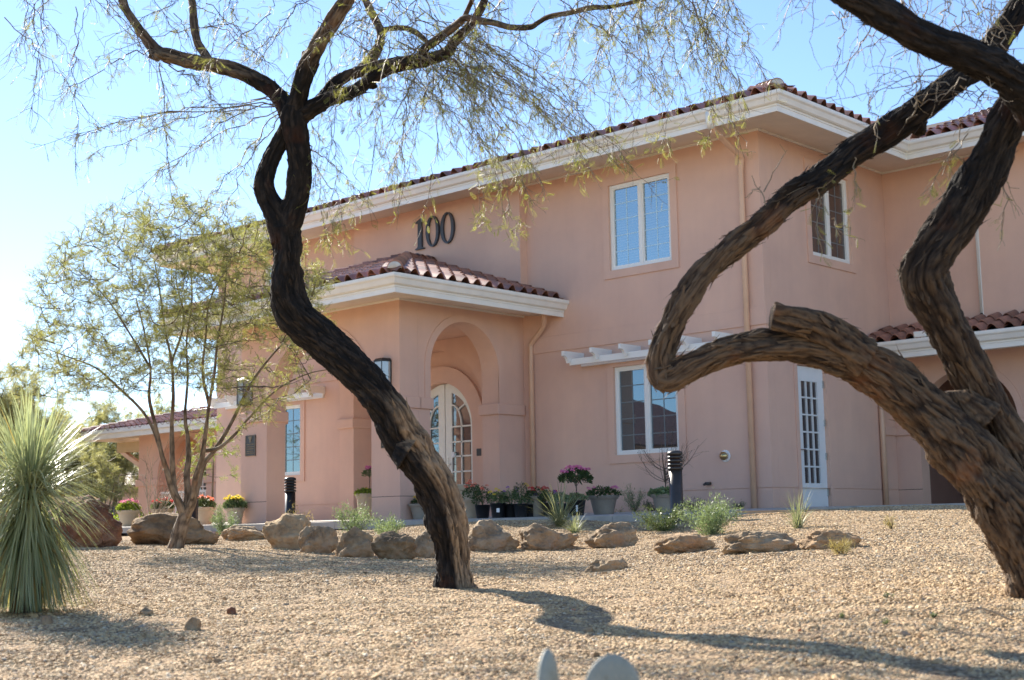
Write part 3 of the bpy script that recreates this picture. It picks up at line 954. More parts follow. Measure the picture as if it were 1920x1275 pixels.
# barrel tile: S profile, local x across (pitch .31), y up the slope, z out
TP, TL = .31, .36
def tile_mesh():
    mb = MB(); n = 10; vs = []; 
    def prof(t):   # t in 0..1 across the tile
        x = (t - .5) * TP * 1.06
        if t < .62: z = .098 * math.sin(math.pi * t / .62)
        else: z = -.018 * math.sin(math.pi * (t - .62) / .38)
        return x, z
    ps = [prof(k / n) for k in range(n + 1)]
    th = .016
    L = TL * 1.12
    rows = [(0, .030, 0), (0, .030 - th, 0), ]
    for (y, lift) in ((0, .046), (L, .004)):
        for x, z in ps: vs.append((x * (1 if y == 0 else .97), y, z + lift))
    for (y, lift) in ((0, .046 - th), (L, .004 - th)):
        for x, z in ps: vs.append((x * (1 if y == 0 else .97), y, z + lift))
    m = n + 1; fs = []
    for k in range(n):
        fs.append((k, k + 1, m + k + 1, m + k))
        fs.append((k + 1, k, 2 * m + k, 2 * m + k + 1))      # front lip
    mb.add(vs, fs, 0, False)
    me_o = mb.build('roof_tile', 'tile', None, link=False)
    me = me_o.data
    for p in me.polygons: p.use_smooth = True
    me.set_sharp_from_angle(angle=math.radians(40))
    return me
TILE = tile_mesh()

def tile_obj(name, parent, origin, xd, up, slope, u, v, jit=1):
    """origin on the eave edge, xd along the eave, up = horizontal uphill dir"""
    ca, sa = 1 / math.sqrt(1 + slope ** 2), slope / math.sqrt(1 + slope ** 2)
    ydir = Vector((up[0] * ca, up[1] * ca, sa)); X = Vector((xd[0], xd[1], 0)); Z = X.cross(ydir)
    o = bpy.data.objects.new(name, TILE); COL.objects.link(o); o.parent = parent
    p = Vector(origin) + X * u + ydir * v
    rj = random.gauss(0, .012) * jit
    Mx = Matrix((X, ydir, Z)).transposed() @ Matrix.Rotation(rj, 3, 'Z') @ Matrix.Rotation(random.gauss(0, .012) * jit, 3, 'X')
    M4 = Mx.to_4x4(); M4.translation = p + Z * (.012 + random.uniform(0, .008)) + ydir * random.gauss(0, .006)
    o.matrix_local = M4
    return o

def tile_slope(name, parent, origin, xd, up, slope, length, maxv, ok, start=.0):
    nu = int(length / TP)
    sl_ = math.sqrt(1 + slope ** 2)
    cnt = 0
    for i in range(nu + 1):
        u = TP * (i + .5)
        if u > length: break
        j = 0
        while True:
            v = -.05 + TL * j
            if v > maxv: break
            hv = v / sl_
            if ok(u, hv + .12): tile_obj(name, parent, origin, xd, up, slope, u, v); cnt += 1
            j += 1
    return cnt

# portico: front slope and right slope tile by tile
tile_slope('roof_tile', PROOF, (px0, py0, z0), (1, 0), (0, 1), PSL, px1 - px0, run * 1.06, lambda u, h: h < u - .05 and h < (px1 - px0) - u - .05)
tile_slope('roof_tile', PROOF, (px1, py0, z0), (0, 1), (-1, 0), PSL, -.25 - py0, run * 1.06, lambda u, h: h < u - .05 and h < run)
# left slope of the portico (turned away): courses joined
def stuff_tiles(name, parent, origin, xd, up, slope, length, maxv, ok):
    """same tiles joined into one mesh"""
    me = TILE
    V0 = np.array([v.co[:] for v in me.vertices]); F0 = np.array([p.vertices[:] for p in me.polygons])
    ca, sa = 1 / math.sqrt(1 + slope ** 2), slope / math.sqrt(1 + slope ** 2)
    Y = np.array([up[0] * ca, up[1] * ca, sa]); X = np.array([xd[0], xd[1], 0.]); Z = np.cross(X, Y)
    VV = []; FF = []; o = 0
    for i in range(int(length / TP) + 1):
        u = TP * (i + .5)
        if u > length: break
        for j in range(int(maxv / TL) + 1):
            v = -.05 + TL * j
            if not ok(u, v * ca + .12): continue
            P = np.array(origin) + X * u + Y * (v + rng.normal(0, .006)) + Z * (.012 + rng.uniform(0, .01))
            VV.append(V0[:, :1] * X + V0[:, 1:2] * Y + V0[:, 2:] * Z + P); FF.append(F0 + o); o += len(V0)
    ob = fast_mesh(name, np.concatenate(VV), np.concatenate(FF), 'tile', parent, smooth=False)
    ob['kind'] = 'stuff'
    return ob
stuff_tiles('far_tile', PROOF, (px0, -.21, z0), (0, -1), (-1 * -1, 0), PSL, -.21 - py0, run * 1.06, lambda u, h: h < (-.21 - py0) - u - .05)

# main eaves
zM = TOP + .15; A_ = 1.16
nE = 0
tile_slope('eave_tile', ROOF, (WL - A_, -A_, zM), (1, 0), (0, 1), SL, 16.14 + 2 * A_, .5, lambda u, h: h < u + .2 and h < (16.14 + 2 * A_) - u + .1)
tile_slope('eave_tile', ROOF, (A_, -A_, zM), (0, 1), (-1, 0), SL, 4.46 - .05, .9, lambda u, h: h < u + .1)
tile_slope('eave_tile', ROOF, (A_ + .1, W2 - A_, zM), (1, 0), (0, 1), SL, 4.6, 1.6, lambda u, h: True)
stuff_tiles('upper_tile', ROOF, (WL - A_, -A_, zM), (1, 0), (0, 1), SL, 16.14 + 2 * A_, 3.6, lambda u, h: h > .75 and h < u - .05 and h < (16.14 + 2 * A_) - u - .05)
stuff_tiles('upper_tile', ROOF, (A_, -A_, zM), (0, 1), (-1, 0), SL, 6.0, 3.0, lambda u, h: h > 1.0 and h < u - .05)
stuff_tiles('upper_tile', ROOF, (A_ + .1, W2 - A_, zM), (1, 0), (0, 1), SL, 7.5, 4.2, lambda u, h: h > 1.75 or (u > 4.65 and h > 0))
# porch
tile_slope('porch_tile', QROOF, (.01, W2 - A_, 3.03), (1, 0), (0, 1), SL, 4.8, 1.0, lambda u, h: True)
stuff_tiles('far_tile', QROOF, (4.97, W2 - A_, 3.03), (1, 0), (0, 1), SL, 3.8, 1.0, lambda u, h: True)

# hip and ridge caps
def caps(parent, p, q, n0=0, maxn=99, mort=True):
    p = Vector(p); q = Vector(q); d = (q - p); L = d.length; d.normalize()
    n = min(maxn, int(L / .30) + 1)
    side = d.cross(Vector((0, 0, 1))).normalized(); up = side.cross(d)
    for i in range(n):
        mb = MB(); c0 = p + d * (.30 * i - .02); c1 = c0 + d * .40
        vs = []
        for c, r, l in ((c0, .135, .055), (c1, .115, .03), (c0, .118, .055), (c1, .10, .03)):
            for k in range(9):
                t = math.pi * (k / 8); vs.append(c + side * math.cos(t) * r + up * (math.sin(t) * r + l - .04))
        fs = []
        for k in range(8):
            fs += [(k, k + 1, 10 + k, 9 + k), (18 + k, 27 + k, 28 + k, 19 + k), (k, 18 + k, 19 + k, k + 1)]
        mb.add(vs, fs, 0, False)
        mb.build('hip_cap', 'tile', parent)
    if mort:
        mb = MB(); vs = []
        c = p - d * .03
        for k in range(9):
            t = math.pi * k / 8; vs.append(c + side * math.cos(t) * .125 + up * (math.sin(t) * .118 + .012))
        vs.append(c - d * .06 + up * .05)
        mb.add(vs, [(k, k + 1, 9) for k in range(8)] + [(8, 0, 9)], 0, True)
        mb.build('mortar_end', 'mortar', parent)
caps(PROOF, (px1 - .06, py0 + .06, z0 + .1), (pc, pr, pz + .06))
caps(PROOF, (px0 + .06, py0 + .06, z0 + .1), (pc, pr, pz + .06))
caps(PROOF, (pc, pr, pz + .07), (pc, -.25, pz + .07), mort=False)
caps(ROOF, (A_ - .06, -A_ + .06, zM + .1), (A_ - 4, -A_ + 4, zM + .1 + 4 * SL), maxn=5)
caps(ROOF, (WL - A_ + .06, -A_ + .06, zM + .1), (WL - A_ + 4, -A_ + 4, zM + .1 + 4 * SL), maxn=5)

# ------------- downspouts
def downspout(pts, mat='tan_metal', wd=.085, dp=.07):
    mb = MB()
    # rectangular section swept with rounded elbows
    P = [Vector(p) for p in pts]; Q = [P[0]]
    for i in range(1, len(P) - 1):
        a = P[i] + (P[i - 1] - P[i]).normalized() * .07; b = P[i] + (P[i + 1] - P[i]).normalized() * .07
        for t in (0, .33, .66, 1): Q.append((a * (1 - t) + P[i] * t) * (1 - t) + (P[i] * (1 - t) + b * t) * t)
    Q.append(P[-1])
    mb.tube(Q, .052, 12)
    return bpart(mb, 'downspout', mat)
downspout([(-4.78, -.35, 4.0), (-4.78, -.35, 3.85), (-5.0, -.14, 3.62), (-5.42, -.06, 3.32), (-5.42, -.06, 0.0)])
mb = MB(); mb.box(-5.5, -5.34, -.1, -.001, 3.2, 3.23); 
ds = downspout([(-.22, -1.10, 6.62), (-.22, -1.06, 6.42), (-.30, -.08, 6.12), (-.34, -.065, 5.9), (-.34, -.065, -.05)])
mb = MB(); mb.tube([(-.22, -1.17, 6.70), (-.22, -1.16, 6.52), (-.22, -1.10, 6.42)], .055, 12); bpart(mb, 'downspout_outlet', 'white_trim')
downspout([(.065, 3.82, 2.9), (.065, 3.82, -.05)])
downspout([(1.93, W2 - .06, 6.5), (1.93, W2 - .06, 3.52)], 'white_trim')
mb = MB(); mb.tube([(1.93, W2 - .06, 3.51), (1.95, W2 - .14, 3.40)], .06, 10); bpart(mb, 'downspout_boot', 'black_metal')
mb = MB(); mb.box(1.985, 1.999, W2 - .19, W2 - .001, 3, TOP - .04); bpart(mb, 'corner_bead', 'white_trim')

# ------------- trellises over the lower windows
def trellis(x0, x1, stag=(0, 1, 2, 3, 4, 5, 6)):
    t = MB()
    t.box(x0 + .05, x1 - .05, -.40, -.34, 2.76, 2.88); t.box(x0 + .05, x1 - .05, -.06, -.002, 2.76, 2.88)
    o = bpart(t, 'trellis', 'white_vinyl', bevel=.004)
    n = 6
    for k in range(n):
        x = x0 + .03 + (x1 - x0 - .12) * k / (n - 1)
        # rafter tail with a curved lower end
        prof = [(-.004, 3.02), (-.60, 3.02), (-.60, 2.93)] + [(-.60 + .13 * math.sin(a), 2.93 - .13 * (1 - math.cos(a))) for a in np.linspace(0, math.pi / 2, 6)][1:] + [(-.43, 2.80), (-.40, 2.86), (-.004, 2.86)]
        m = MB(); kk = len(prof)
        vs = [(x, p[0], p[1]) for p in prof] + [(x + .06, p[0], p[1]) for p in prof]
        m.add(vs, [tuple(range(kk)), tuple(reversed(range(kk, 2 * kk)))] + [(i, (i + 1) % kk, (i + 1) % kk + kk, i + kk) for i in range(kk)])
        m.build('rafter', 'white_vinyl', o)
    return o
trellis(-4.18, -.62)
tl = trellis(-15.75, -11.85)

# ================================================================== LEFT PORCH WING
WG = thing('porch_wing', 'low pink porch wing with tiled roof, arches and white railing beside the main building', 'building', (-16.2, W2, -.3))
def wpart(mb, name, mats, parent=None, bevel=0):
    o = mb.build(name, mats, parent if parent is not None else WG, bevel=bevel)
    if parent is None: o.location = (16.2, -W2, .3)
    return o
mb = MB()
AR = [(-25.75, -23.05), (-21.9, -19.2)]
slabh(mb, mapF(W2), rect(-26.85, -16.16, -.3, 3.1), [arch(a, b, .0, 1.45) for a, b in AR], .45)
wpart(mb, 'front_wall', 'stucco')
mb = MB()
bx(mb, mapF(W2), -26.95, -25.68, 1.25, 1.47, -.5, .06); bx(mb, mapF(W2), -23.12, -21.83, 1.25, 1.47, -.5, .06); bx(mb, mapF(W2), -19.27, -18.0, 1.25, 1.47, -.5, .06)
wpart(mb, 'impost', 'stucco', bevel=.015)
mb = MB(); mb.box(-27.5, -16.2, 5.9, 6.1, -.3, 2.88); mb.box(-26.85, -16.2, 4.92, 5.89, 2.9, 2.98)
wpart(mb, 'rear_wall', 'stucco')
mb = MB(); mb.add([mapF(5.88)(u, v, 0) for u, v in arch(-25.6, -24.9, .25, 1.75)], [tuple(range(27))]); aw = wpart(mb, 'arched_window', 'glass_lower')
mb = MB(); mb.box(-25.27, -25.23, 5.84, 5.87, .25, 2.1)
for z in (.7, 1.2, 1.7): mb.box(-25.6, -24.9, 5.835, 5.865, z, z + .04)
mb.build('muntin', 'white_vinyl', aw)
mb = MB(); mb.box(-22.6, -20.6, 5.84, 5.89, 0, 2.3); wpart(mb, 'wide_door', 'maroon')
for a, b in AR:
    mb = MB(); mb.box(a, b, W2 + .12, W2 + .18, .98, 1.05); mb.box(a, b, W2 + .12, W2 + .18, .12, .17)
    r = wpart(mb, 'railing', 'rail')
    n = 17
    for k in range(n):
        x = a + .08 + (b - a - .16) * k / (n - 1)
        m = MB(); m.box(x - .03, x + .03, W2 + .125, W2 + .175, .17, .98); m.build('baluster', 'rail', r)
mb = MB()
# eave, fascia, beams reaching past the left end
mb.box(-28.4, -16.2, W2 - 1.12, W2 - 1.06, 2.78, 3.05); mb.box(-28.4, -16.2, W2 - 1.23, W2 - 1.121, 2.94, 3.08)
mb.box(-28.4, -28.34, W2 - 1.05, 9, 2.78, 3.05)
wpart(mb, 'fascia', 'white_trim')
mb = MB(); mb.box(-28.33, -16.2, W2 - 1.055, W2 - .002, 2.90, 2.93); mb.box(-28.33, -26.87, W2, 9, 2.90, 2.93); wpart(mb, 'soffit', 'soffit')
mb = MB(); mb.box(-28.3, -26.9, W2 + .05, W2 + .30, 2.42, 2.75); mb.box(-28.3, -27.6, 8.0, 8.25, 2.42, 2.75); wpart(mb, 'carport_beam', 'cream_wall')
mb = MB(); mb.bar((-26.86, W2 + .17, 1.9), (-28.1, W2 + .17, 2.45), .16, .14); wpart(mb, 'beam_bracket', 'tan_metal')
zq = 3.0; x0q, x1q, y0q = -28.5, -16.2, W2 - 1.18; dq = 4.0
mb = MB(); mb.add([(x0q, y0q, zq), (x1q, y0q, zq), (x1q, y0q + dq, zq + dq * .24), (x0q + dq, y0q + dq, zq + dq * .24), (x0q, y0q + 2 * dq, zq)], [(0, 1, 2, 3), (0, 3, 4)])
WROOF = wpart(mb, 'roof', 'tile_under')
tile_slope('roof_tile', WROOF, (x0q, y0q, zq), (1, 0), (0, 1), .24, x1q - x0q, 2.4, lambda u, h: h < u - .05)
stuff_tiles('upper_tile', WROOF, (x0q, y0q, zq), (1, 0), (0, 1), .24, x1q - x0q, 4.2, lambda u, h: h > 2.5 and h < u - .05)
caps(WROOF, (x0q + .06, y0q + .06, zq + .08), (x0q + dq, y0q + dq, zq + dq * .24 + .06), maxn=16)

def split_loose(o):
    me = o.data; bm = bmesh.new(); bm.from_mesh(me); bmesh.ops.remove_doubles(bm, verts=bm.verts, dist=.0004)
    seen = set(); comps = []
    bm.verts.ensure_lookup_table()
    for v in bm.verts:
        if v.index in seen: continue
        st = [v]; seen.add(v.index); c = []
        while st:
            x = st.pop(); c.append(x)
            for e in x.link_edges:
                y = e.other_vert(x)
                if y.index not in seen: seen.add(y.index); st.append(y)
        comps.append(c)
    if len(comps) < 2: bm.free(); return
    for k, c in enumerate(comps):
        mp = {v.index: i for i, v in enumerate(c)}
        fs = [[mp[v.index] for v in f.verts] for f in {f for v in c for f in v.link_faces}]
        m2 = bpy.data.meshes.new(me.name); m2.from_pydata([v.co[:] for v in c], [], fs)
        for m in me.materials: m2.materials.append(m)
        if k == 0: o.data = m2
        else:
            n = o.copy(); n.data = m2; COL.objects.link(n)
            for ch in list(n.children): pass
    bm.free()
for o in list(BLD.children) + list(WG.children):
    if o.type == 'MESH' and o.name.split('.')[0] in ('belt_course', 'wing_impost', 'wing_archivolt', 'plinth_joint', 'portico_impost', 'archivolt', 'front_plinth', 'side_plinth', 'rear_walls', 'wing_upper_wall', 'carport_beam', 'impost', 'porch_interior_wall', 'rear_wall'):
        split_loose(o)
#PART2
# ================================================================== TREES
def crom(P, ds):
    """Catmull-Rom resample of an (n,k) array whose first three columns are a position"""
    P = np.asarray(P, float)
    P = np.vstack([2 * P[0] - P[1], P, 2 * P[-1] - P[-2]])
    out = []
    for i in range(1, len(P) - 2):
        p0, p1, p2, p3 = P[i - 1:i + 3]
        n = max(1, int(np.linalg.norm((p2 - p1)[:3]) / ds))
        for k in range(n):
            t = k / n
            out.append(.5 * ((2 * p1) + (-p0 + p2) * t + (2 * p0 - 5 * p1 + 4 * p2 - p3) * t * t + (-p0 + 3 * p1 - 3 * p2 + p3) * t ** 3))
    out.append(P[-2])
    return np.array(out)

def frames(C):
    T = np.gradient(C, axis=0); T /= np.linalg.norm(T, axis=1)[:, None] + 1e-12
    A = np.zeros_like(C); B = np.zeros_like(C)
    r = np.cross(T[0], [0.3, .2, .93]); r /= np.linalg.norm(r)
    for i in range(len(C)):
        r = r - T[i] * np.dot(r, T[i]); r /= np.linalg.norm(r); A[i] = r; B[i] = np.cross(T[i], r)
    return T, A, B

def bark_limbs(name, parent, paths, mat, seg=.016, amp=1.0, stain=None, flakes=0, seed=1, strip=.013, grain=.10):
    """paths: list of (n,4) world point + radius"""
    VV = []; FF = []; TRI = []; RI = []; ST = []; o = 0
    fl = []
    for pi, P in enumerate(paths):
        Q = crom(P, seg); C = Q[:, :3]; R = np.maximum(Q[:, 3], .002)
        T, A, B = frames(C)
        rmax = R.max()
        n = int(np.clip(2 * math.pi * rmax / .0085, 8, 150))
        th = np.linspace(0, 2 * math.pi, n, endpoint=False)
        s = np.concatenate([[0], np.cumsum(np.linalg.norm(np.diff(C, axis=0), axis=1))])
        SS, TH = np.meshgrid(s, th, indexing='ij'); RR = R[:, None] + 0 * TH
        tw = TH + .6 * SS
        cx, sx = np.cos(tw), np.sin(tw)
        lump = vnoise(cx * 1.4 + 7 * pi, sx * 1.4 + 3, SS / .20, seed) - .5
        lump2 = vnoise(cx * 3 + 7 * pi, sx * 3 + 3, SS / .09, seed + 5) - .5
        k = RR / strip
        wx = (vnoise(cx * 3, sx * 3, SS / .07, seed + 9) - .5) * .9
        wy = (vnoise(cx * 3, sx * 3, SS / .07, seed + 19) - .5) * .9
        c1 = np.abs(2 * vnoise(cx * k + 11 + wx, sx * k + wy, SS / grain, seed + 1) - 1)
        c2 = np.abs(2 * vnoise(cx * k * 2 + 5 + wx * 2, sx * k * 2 + wy * 2, SS / (grain * .45), seed + 2) - 1)
        c3 = vnoise(cx * k * 4.5, sx * k * 4.5, SS / (grain * .16), seed + 3)
        c4 = vnoise(cx * k * .6, sx * k * .6, SS / (grain * .5), seed + 4)
        cb = np.abs(2 * vnoise(cx * k * .42 + 21 + wx * .6, sx * k * .42 + wy * .6, SS / (grain * 1.9), seed + 6) - 1)
        h = np.clip(cb * 3.2, 0, 1) * .34 + np.clip(c1 * 2.4, 0, 1) * .26 + np.clip(c2 * 2.2, 0, 1) * .16 + c3 * .14 + c4 * .14
        am = np.minimum(.034, .003 + .15 * RR) * amp
        disp = lump * RR * .36 * min(1.5, amp + .2) + lump2 * RR * .20 + (h - .62) * am * 1.5
        rad = RR + disp
        V = C[:, None, :] + (A[:, None, :] * np.cos(TH)[..., None] + B[:, None, :] * np.sin(TH)[..., None]) * rad[..., None]
        m = len(C)
        idx = np.arange(m * n).reshape(m, n)
        F = np.stack([idx[:-1], np.roll(idx, -1, 1)[:-1], np.roll(idx, -1, 1)[1:], idx[1:]], -1).reshape(-1, 4)
        VV.append(V.reshape(-1, 3)); FF.append(F + o); o0 = o; o += m * n
        RI.append((h ** 1.6 * .92).ravel())
        NN = (A[:, None, :] * np.cos(TH)[..., None] + B[:, None, :] * np.sin(TH)[..., None])
        si = len(ST)
        ST.append((stain(V.reshape(-1, 3), NN.reshape(-1, 3), pi) if stain else np.zeros(m * n)))
        # end caps (a fan onto a slightly sunk middle)
        for e, sg in ((0, 1), (m - 1, -1)):
            cc = V[e].mean(0); VV.append(cc[None]); RI.append([.75]); ST.append([0])
            ring = idx[e]; rr_ = np.roll(ring, -1)
            base = o0
            t4 = np.stack([base + (rr_ if sg > 0 else ring), base + (ring if sg > 0 else rr_), np.full(n, o)], -1)
            TRI.append(t4[:, :3]); o += 1
        # peeling bark shreds
        nf = int(flakes * (s[-1]) * rmax / .12) if m > 14 else 0
        for _ in range(nf):
            i = rng.integers(3, m - 8); j = rng.integers(0, n)
            if R[i] < .03: continue
            L = rng.uniform(.03, .10); wd = rng.uniform(.004, .012); lift = rng.uniform(.006, .022)
            nrm = NN[i, j]; t = T[i] * (1 if rng.random() < .5 else -1); sd = np.cross(t, nrm)
            p = V[i, j] - nrm * .003
            t2 = t + nrm * rng.uniform(.05, .30) + sd * rng.uniform(-.2, .2)
            q = p + t2 * L * .6; r_ = p + t2 * L + nrm * lift * .6
            th_ = nrm * .003
            fl.append((np.array([p - sd * wd, p + sd * wd, q + sd * wd * .8, q - sd * wd * .8, r_ + sd * wd * .2, r_ - sd * wd * .2,
                                 p - sd * wd - th_, p + sd * wd - th_, q + sd * wd * .8 - th_, q - sd * wd * .8 - th_]), float(ST[si].reshape(m, n)[i, j]), i, j, 0))
    V = np.concatenate(VV); F = np.concatenate(FF)
    ri = np.concatenate([np.ravel(a) for a in RI]); st = np.concatenate([np.ravel(a) for a in ST])
    if fl:
        P = np.stack([f[0] for f in fl]); nf = len(fl)
        f0 = np.array([[0, 1, 2, 3], [3, 2, 4, 5], [7, 6, 9, 8], [0, 3, 9, 6], [1, 7, 8, 2]])
        FFl = (f0[None] + (np.arange(nf) * 10)[:, None, None] + len(V)).reshape(-1, 4)
        pv = P.reshape(-1, 3)
        if stain:
            NNf = np.repeat(np.zeros((nf, 3)), 10, 0)
            st2 = np.repeat(np.array([ST[f[4]][f[2] * 0 + f[3]] if False else f[1] for f in fl]), 10)
        else: st2 = np.zeros(len(pv))
        V = np.concatenate([V, pv]); F = np.concatenate([F, FFl]); ri = np.concatenate([ri, np.full(len(pv), .7)]); st = np.concatenate([st, st2])
    return fast_mesh(name, V, F, mat, parent, smooth=True, attrs={'ridge': ri, 'stain': st}, tris=np.concatenate(TRI))

def px_path(L, d, dd=None):
    """traced limb: [(px, py, width)] at depth d (or per-point list)"""
    out = []
    for i, (x, y, w_) in enumerate(L):
        dep = d if dd is None else d + dd[0] + (dd[1] - dd[0]) * i / max(1, len(L) - 1)
        p = at(x, y, dep); out.append((*p, w_ * .5 * dep / FPX))
    return np.array(out)

class Twigs:
    """thin branches collected as polylines, then built as one mesh of 3-sided tubes"""
    def __init__(s): s.pl = []; s.leaf = []; s.nodes = []
    def line(s, P, r0, r1): s.pl.append((np.asarray(P, float), r0, r1))
    def arc(s, p, q, sag=.15, zig=.012, n=14, r0=.004, r1=.0015, sub=.08, subL=(.1, .3), leaf=.4, droop=.5, dirb=None):
        p = np.asarray(p, float); q = np.asarray(q, float); L = np.linalg.norm(q - p)
        t = np.linspace(0, 1, n)[:, None]
        mid = (p + q) / 2 + np.array([0, 0, 1.0]) * sag * L
        P = p * (1 - t) ** 2 + 2 * mid * t * (1 - t) + q * t * t
        P[1:] += rng.normal(0, zig, (n - 1, 3))
        s.line(P, r0, r1)
        d = L / n
        m = int(L / sub)
        for k in range(m):
            f = rng.uniform(.12, 1); i = min(n - 2, int(f * (n - 1)))
            base = P[i] + (P[i + 1] - P[i]) * rng.random()
            tg = (P[i + 1] - P[i]); tg /= np.linalg.norm(tg) + 1e-9
            dr = tg * rng.uniform(.3, 1.1) + rng.normal(0, .55, 3); dr[2] -= droop * rng.uniform(.2, 1.1)
            dr /= np.linalg.norm(dr)
            s.sprig(base, dr, rng.uniform(*subL), leaf, droop, r1 * 1.1)
        return P
    def sprig(s, base, dr, L, leaf, droop=.5, r=.0016, n=6):
        P = [base]; d = dr.copy()
        for k in range(n - 1):
            d = d + rng.normal(0, .22, 3); d[2] -= droop * .16; d /= np.linalg.norm(d)
            P.append(P[-1] + d * L / (n - 1))
        P = np.array(P)
        s.line(P, r, r * .6)
        for k in range(1, n):
            if rng.random() < leaf:
                ld = d * .5 + rng.normal(0, .6, 3); ld[2] -= .45; s.leaf.append((P[k], ld / np.linalg.norm(ld)))
    def build(s, name, mat, parent, sides=3):
        VV = []; FF = []; o = 0
        a = np.arange(sides) * 2 * math.pi / sides
        for P, r0, r1 in s.pl:
            m = len(P)
            T = np.gradient(P, axis=0); T /= np.linalg.norm(T, axis=1)[:, None] + 1e-9
            up = np.array([.21, .13, .97]); A = np.cross(T, up); A /= np.linalg.norm(A, axis=1)[:, None] + 1e-9; B = np.cross(T, A)
            R = np.linspace(r0, r1, m)[:, None, None]
            V = P[:, None, :] + (A[:, None, :] * np.cos(a)[None, :, None] + B[:, None, :] * np.sin(a)[None, :, None]) * R
            idx = np.arange(m * sides).reshape(m, sides)
            F = np.stack([idx[:-1], np.roll(idx, -1, 1)[:-1], np.roll(idx, -1, 1)[1:], idx[1:]], -1).reshape(-1, 4)
            VV.append(V.reshape(-1, 3)); FF.append(F + o); o += m * sides
        return fast_mesh(name, np.concatenate(VV), np.concatenate(FF), mat, parent, smooth=True)

def frond_template(pairs, L=1.0, ll=.27, lw=.028):
    V = []; F = []
    V += [(0, -.012, 0), (0, .012, 0), (L, .004, 0), (L, -.004, 0)]; F.append((0, 1, 2, 3))
    for k in range(pairs):
        x = L * (.12 + .86 * k / (pairs - 1))
        for sg in (-1, 1):
            b = len(V); l = ll * (1 - .35 * abs(2 * k / (pairs - 1) - 1) ** 2)
            V += [(x, 0, 0), (x + l * .45 - lw, sg * l * .5, .02), (x + l * .75, sg * l, 0), (x + l * .35 + lw, sg * l * .45, -.015)]
            F.append((b, b + 1, b + 2, b + 3))
    return np.array(V), np.array(F)

def place_template(TV, TF, pos, dirs, sizes, name, mat, parent, tint=None, roll=True, smooth=False):
    pos = np.asarray(pos); D = np.asarray(dirs); D = D / (np.linalg.norm(D, axis=1)[:, None] + 1e-9); n = len(pos)
    rv = rng.normal(0, 1, (n, 3)) if roll else np.tile(np.array([[0.01, .02, 1.0]]), (n, 1)) + rng.normal(0, .15, (n, 3))
    A = np.cross(D, rv); A /= np.linalg.norm(A, axis=1)[:, None] + 1e-9; B = np.cross(D, A)
    sz = np.asarray(sizes)[:, None, None]
    V = pos[:, None, :] + (TV[None, :, 0:1] * D[:, None, :] + TV[None, :, 1:2] * A[:, None, :] + TV[None, :, 2:3] * B[:, None, :]) * sz
    m = len(TV)
    F = (TF[None] + (np.arange(n) * m)[:, None, None]).reshape(-1, TF.shape[1])
    if tint is None: tint = rng.random(n)
    return fast_mesh(name, V.reshape(-1, 3), F, mat, parent, tint=np.repeat(tint, m), smooth=smooth)

FROND = frond_template(8)
def leaves_of(tw, size, name, mat, parent, keep=1.0):
    L = tw.leaf
    if not L: return
    pos = np.array([l[0] for l in L]); d = np.array([l[1] for l in L])
    if keep < 1:
        k = rng.random(len(pos)) < keep; pos = pos[k]; d = d[k]
    return place_template(*FROND, pos, d, rng.uniform(size * .6, size * 1.25, len(pos)), name, mat, parent)

# ---------------- middle mesquite
D1 = 9.0
base1, _ = ground_hit(853, 1104); D1 = float((RM.T @ (base1 - CAM))[2])
tm = [(852, 1140, 128), (853, 1114, 98), (852, 1092, 74), (848, 1050, 62), (842, 1000, 66), (828, 945, 70), (805, 897, 72), (775, 852, 74), (752, 815, 72), (733, 775, 70),
      (708, 738, 70), (670, 697, 68), (625, 655, 68), (588, 622, 68), (555, 590, 68), (540, 555, 64), (537, 510, 56), (537, 460, 54), (533, 425, 58)]
tR = [(535, 440, 48), (548, 400, 46), (559, 360, 42), (561, 320, 41), (557, 285, 42), (552, 250, 46), (551, 220, 46), (553, 200, 40)]
tL = [(535, 450, 46), (522, 410, 44), (506, 378, 38), (498, 350, 36), (501, 315, 33), (512, 288, 32), (526, 264, 34), (541, 240, 36)]
b1 = [(548, 225, 40), (533, 195, 32), (516, 175, 28), (490, 155, 27), (433, 130, 28), (367, 117, 26), (325, 106, 25), (295, 97, 23), (267, 63, 17), (240, 23, 15), (228, -5, 14), (205, -60, 13), (150, -130, 11), (60, -190, 8)]
b1b = [(395, 122, 20), (384, 102, 16), (370, 80, 15), (363, 48, 15), (361, 17, 14), (357, -8, 13), (345, -70, 11), (330, -150, 8)]
b2 = [(552, 220, 40), (560, 185, 34), (568, 155, 32), (579, 120, 33), (598, 82, 31), (622, 45, 30), (643, 12, 28), (668, -30, 26), (740, -110, 20), (860, -180, 14), (1020, -210, 10)]
b3 = [(556, 222, 42), (578, 207, 34), (608, 190, 28), (635, 180, 26), (665, 170, 25), (700, 147, 23), (733, 127, 24), (772, 117, 26), (810, 110, 23), (838, 98, 20), (855, 76, 18), (880, 50, 16), (902, 18, 15), (914, -12, 13), (950, -80, 11), (1040, -130, 8)]
b3a = [(785, 108, 16), (800, 88, 15), (825, 70, 15), (853, 49, 14), (872, 34, 13), (892, 38, 12), (925, 43, 11), (957, 52, 11), (993, 51, 11), (1010, 42, 10), (1030, 31, 10), (1067, 24, 9), (1107, 15, 9), (1150, 12, 8), (1220, -5, 7), (1330, -40, 6)]
b3c = [(868, 38, 11), (880, 12, 10), (889, -10, 9), (905, -60, 8)]
b4 = [(598, 200, 30), (622, 165, 26), (648, 143, 22), (675, 132, 21), (700, 107, 21), (714, 78, 17), (712, 52, 15), (696, 22, 13), (678, -12, 12), (640, -80, 9)]
b5 = [(668, 134, 18), (705, 122, 18), (740, 116, 18), (775, 112, 16)]
b6 = [(718, 55, 10), (755, 52, 11), (782, 62, 10), (800, 78, 8)]
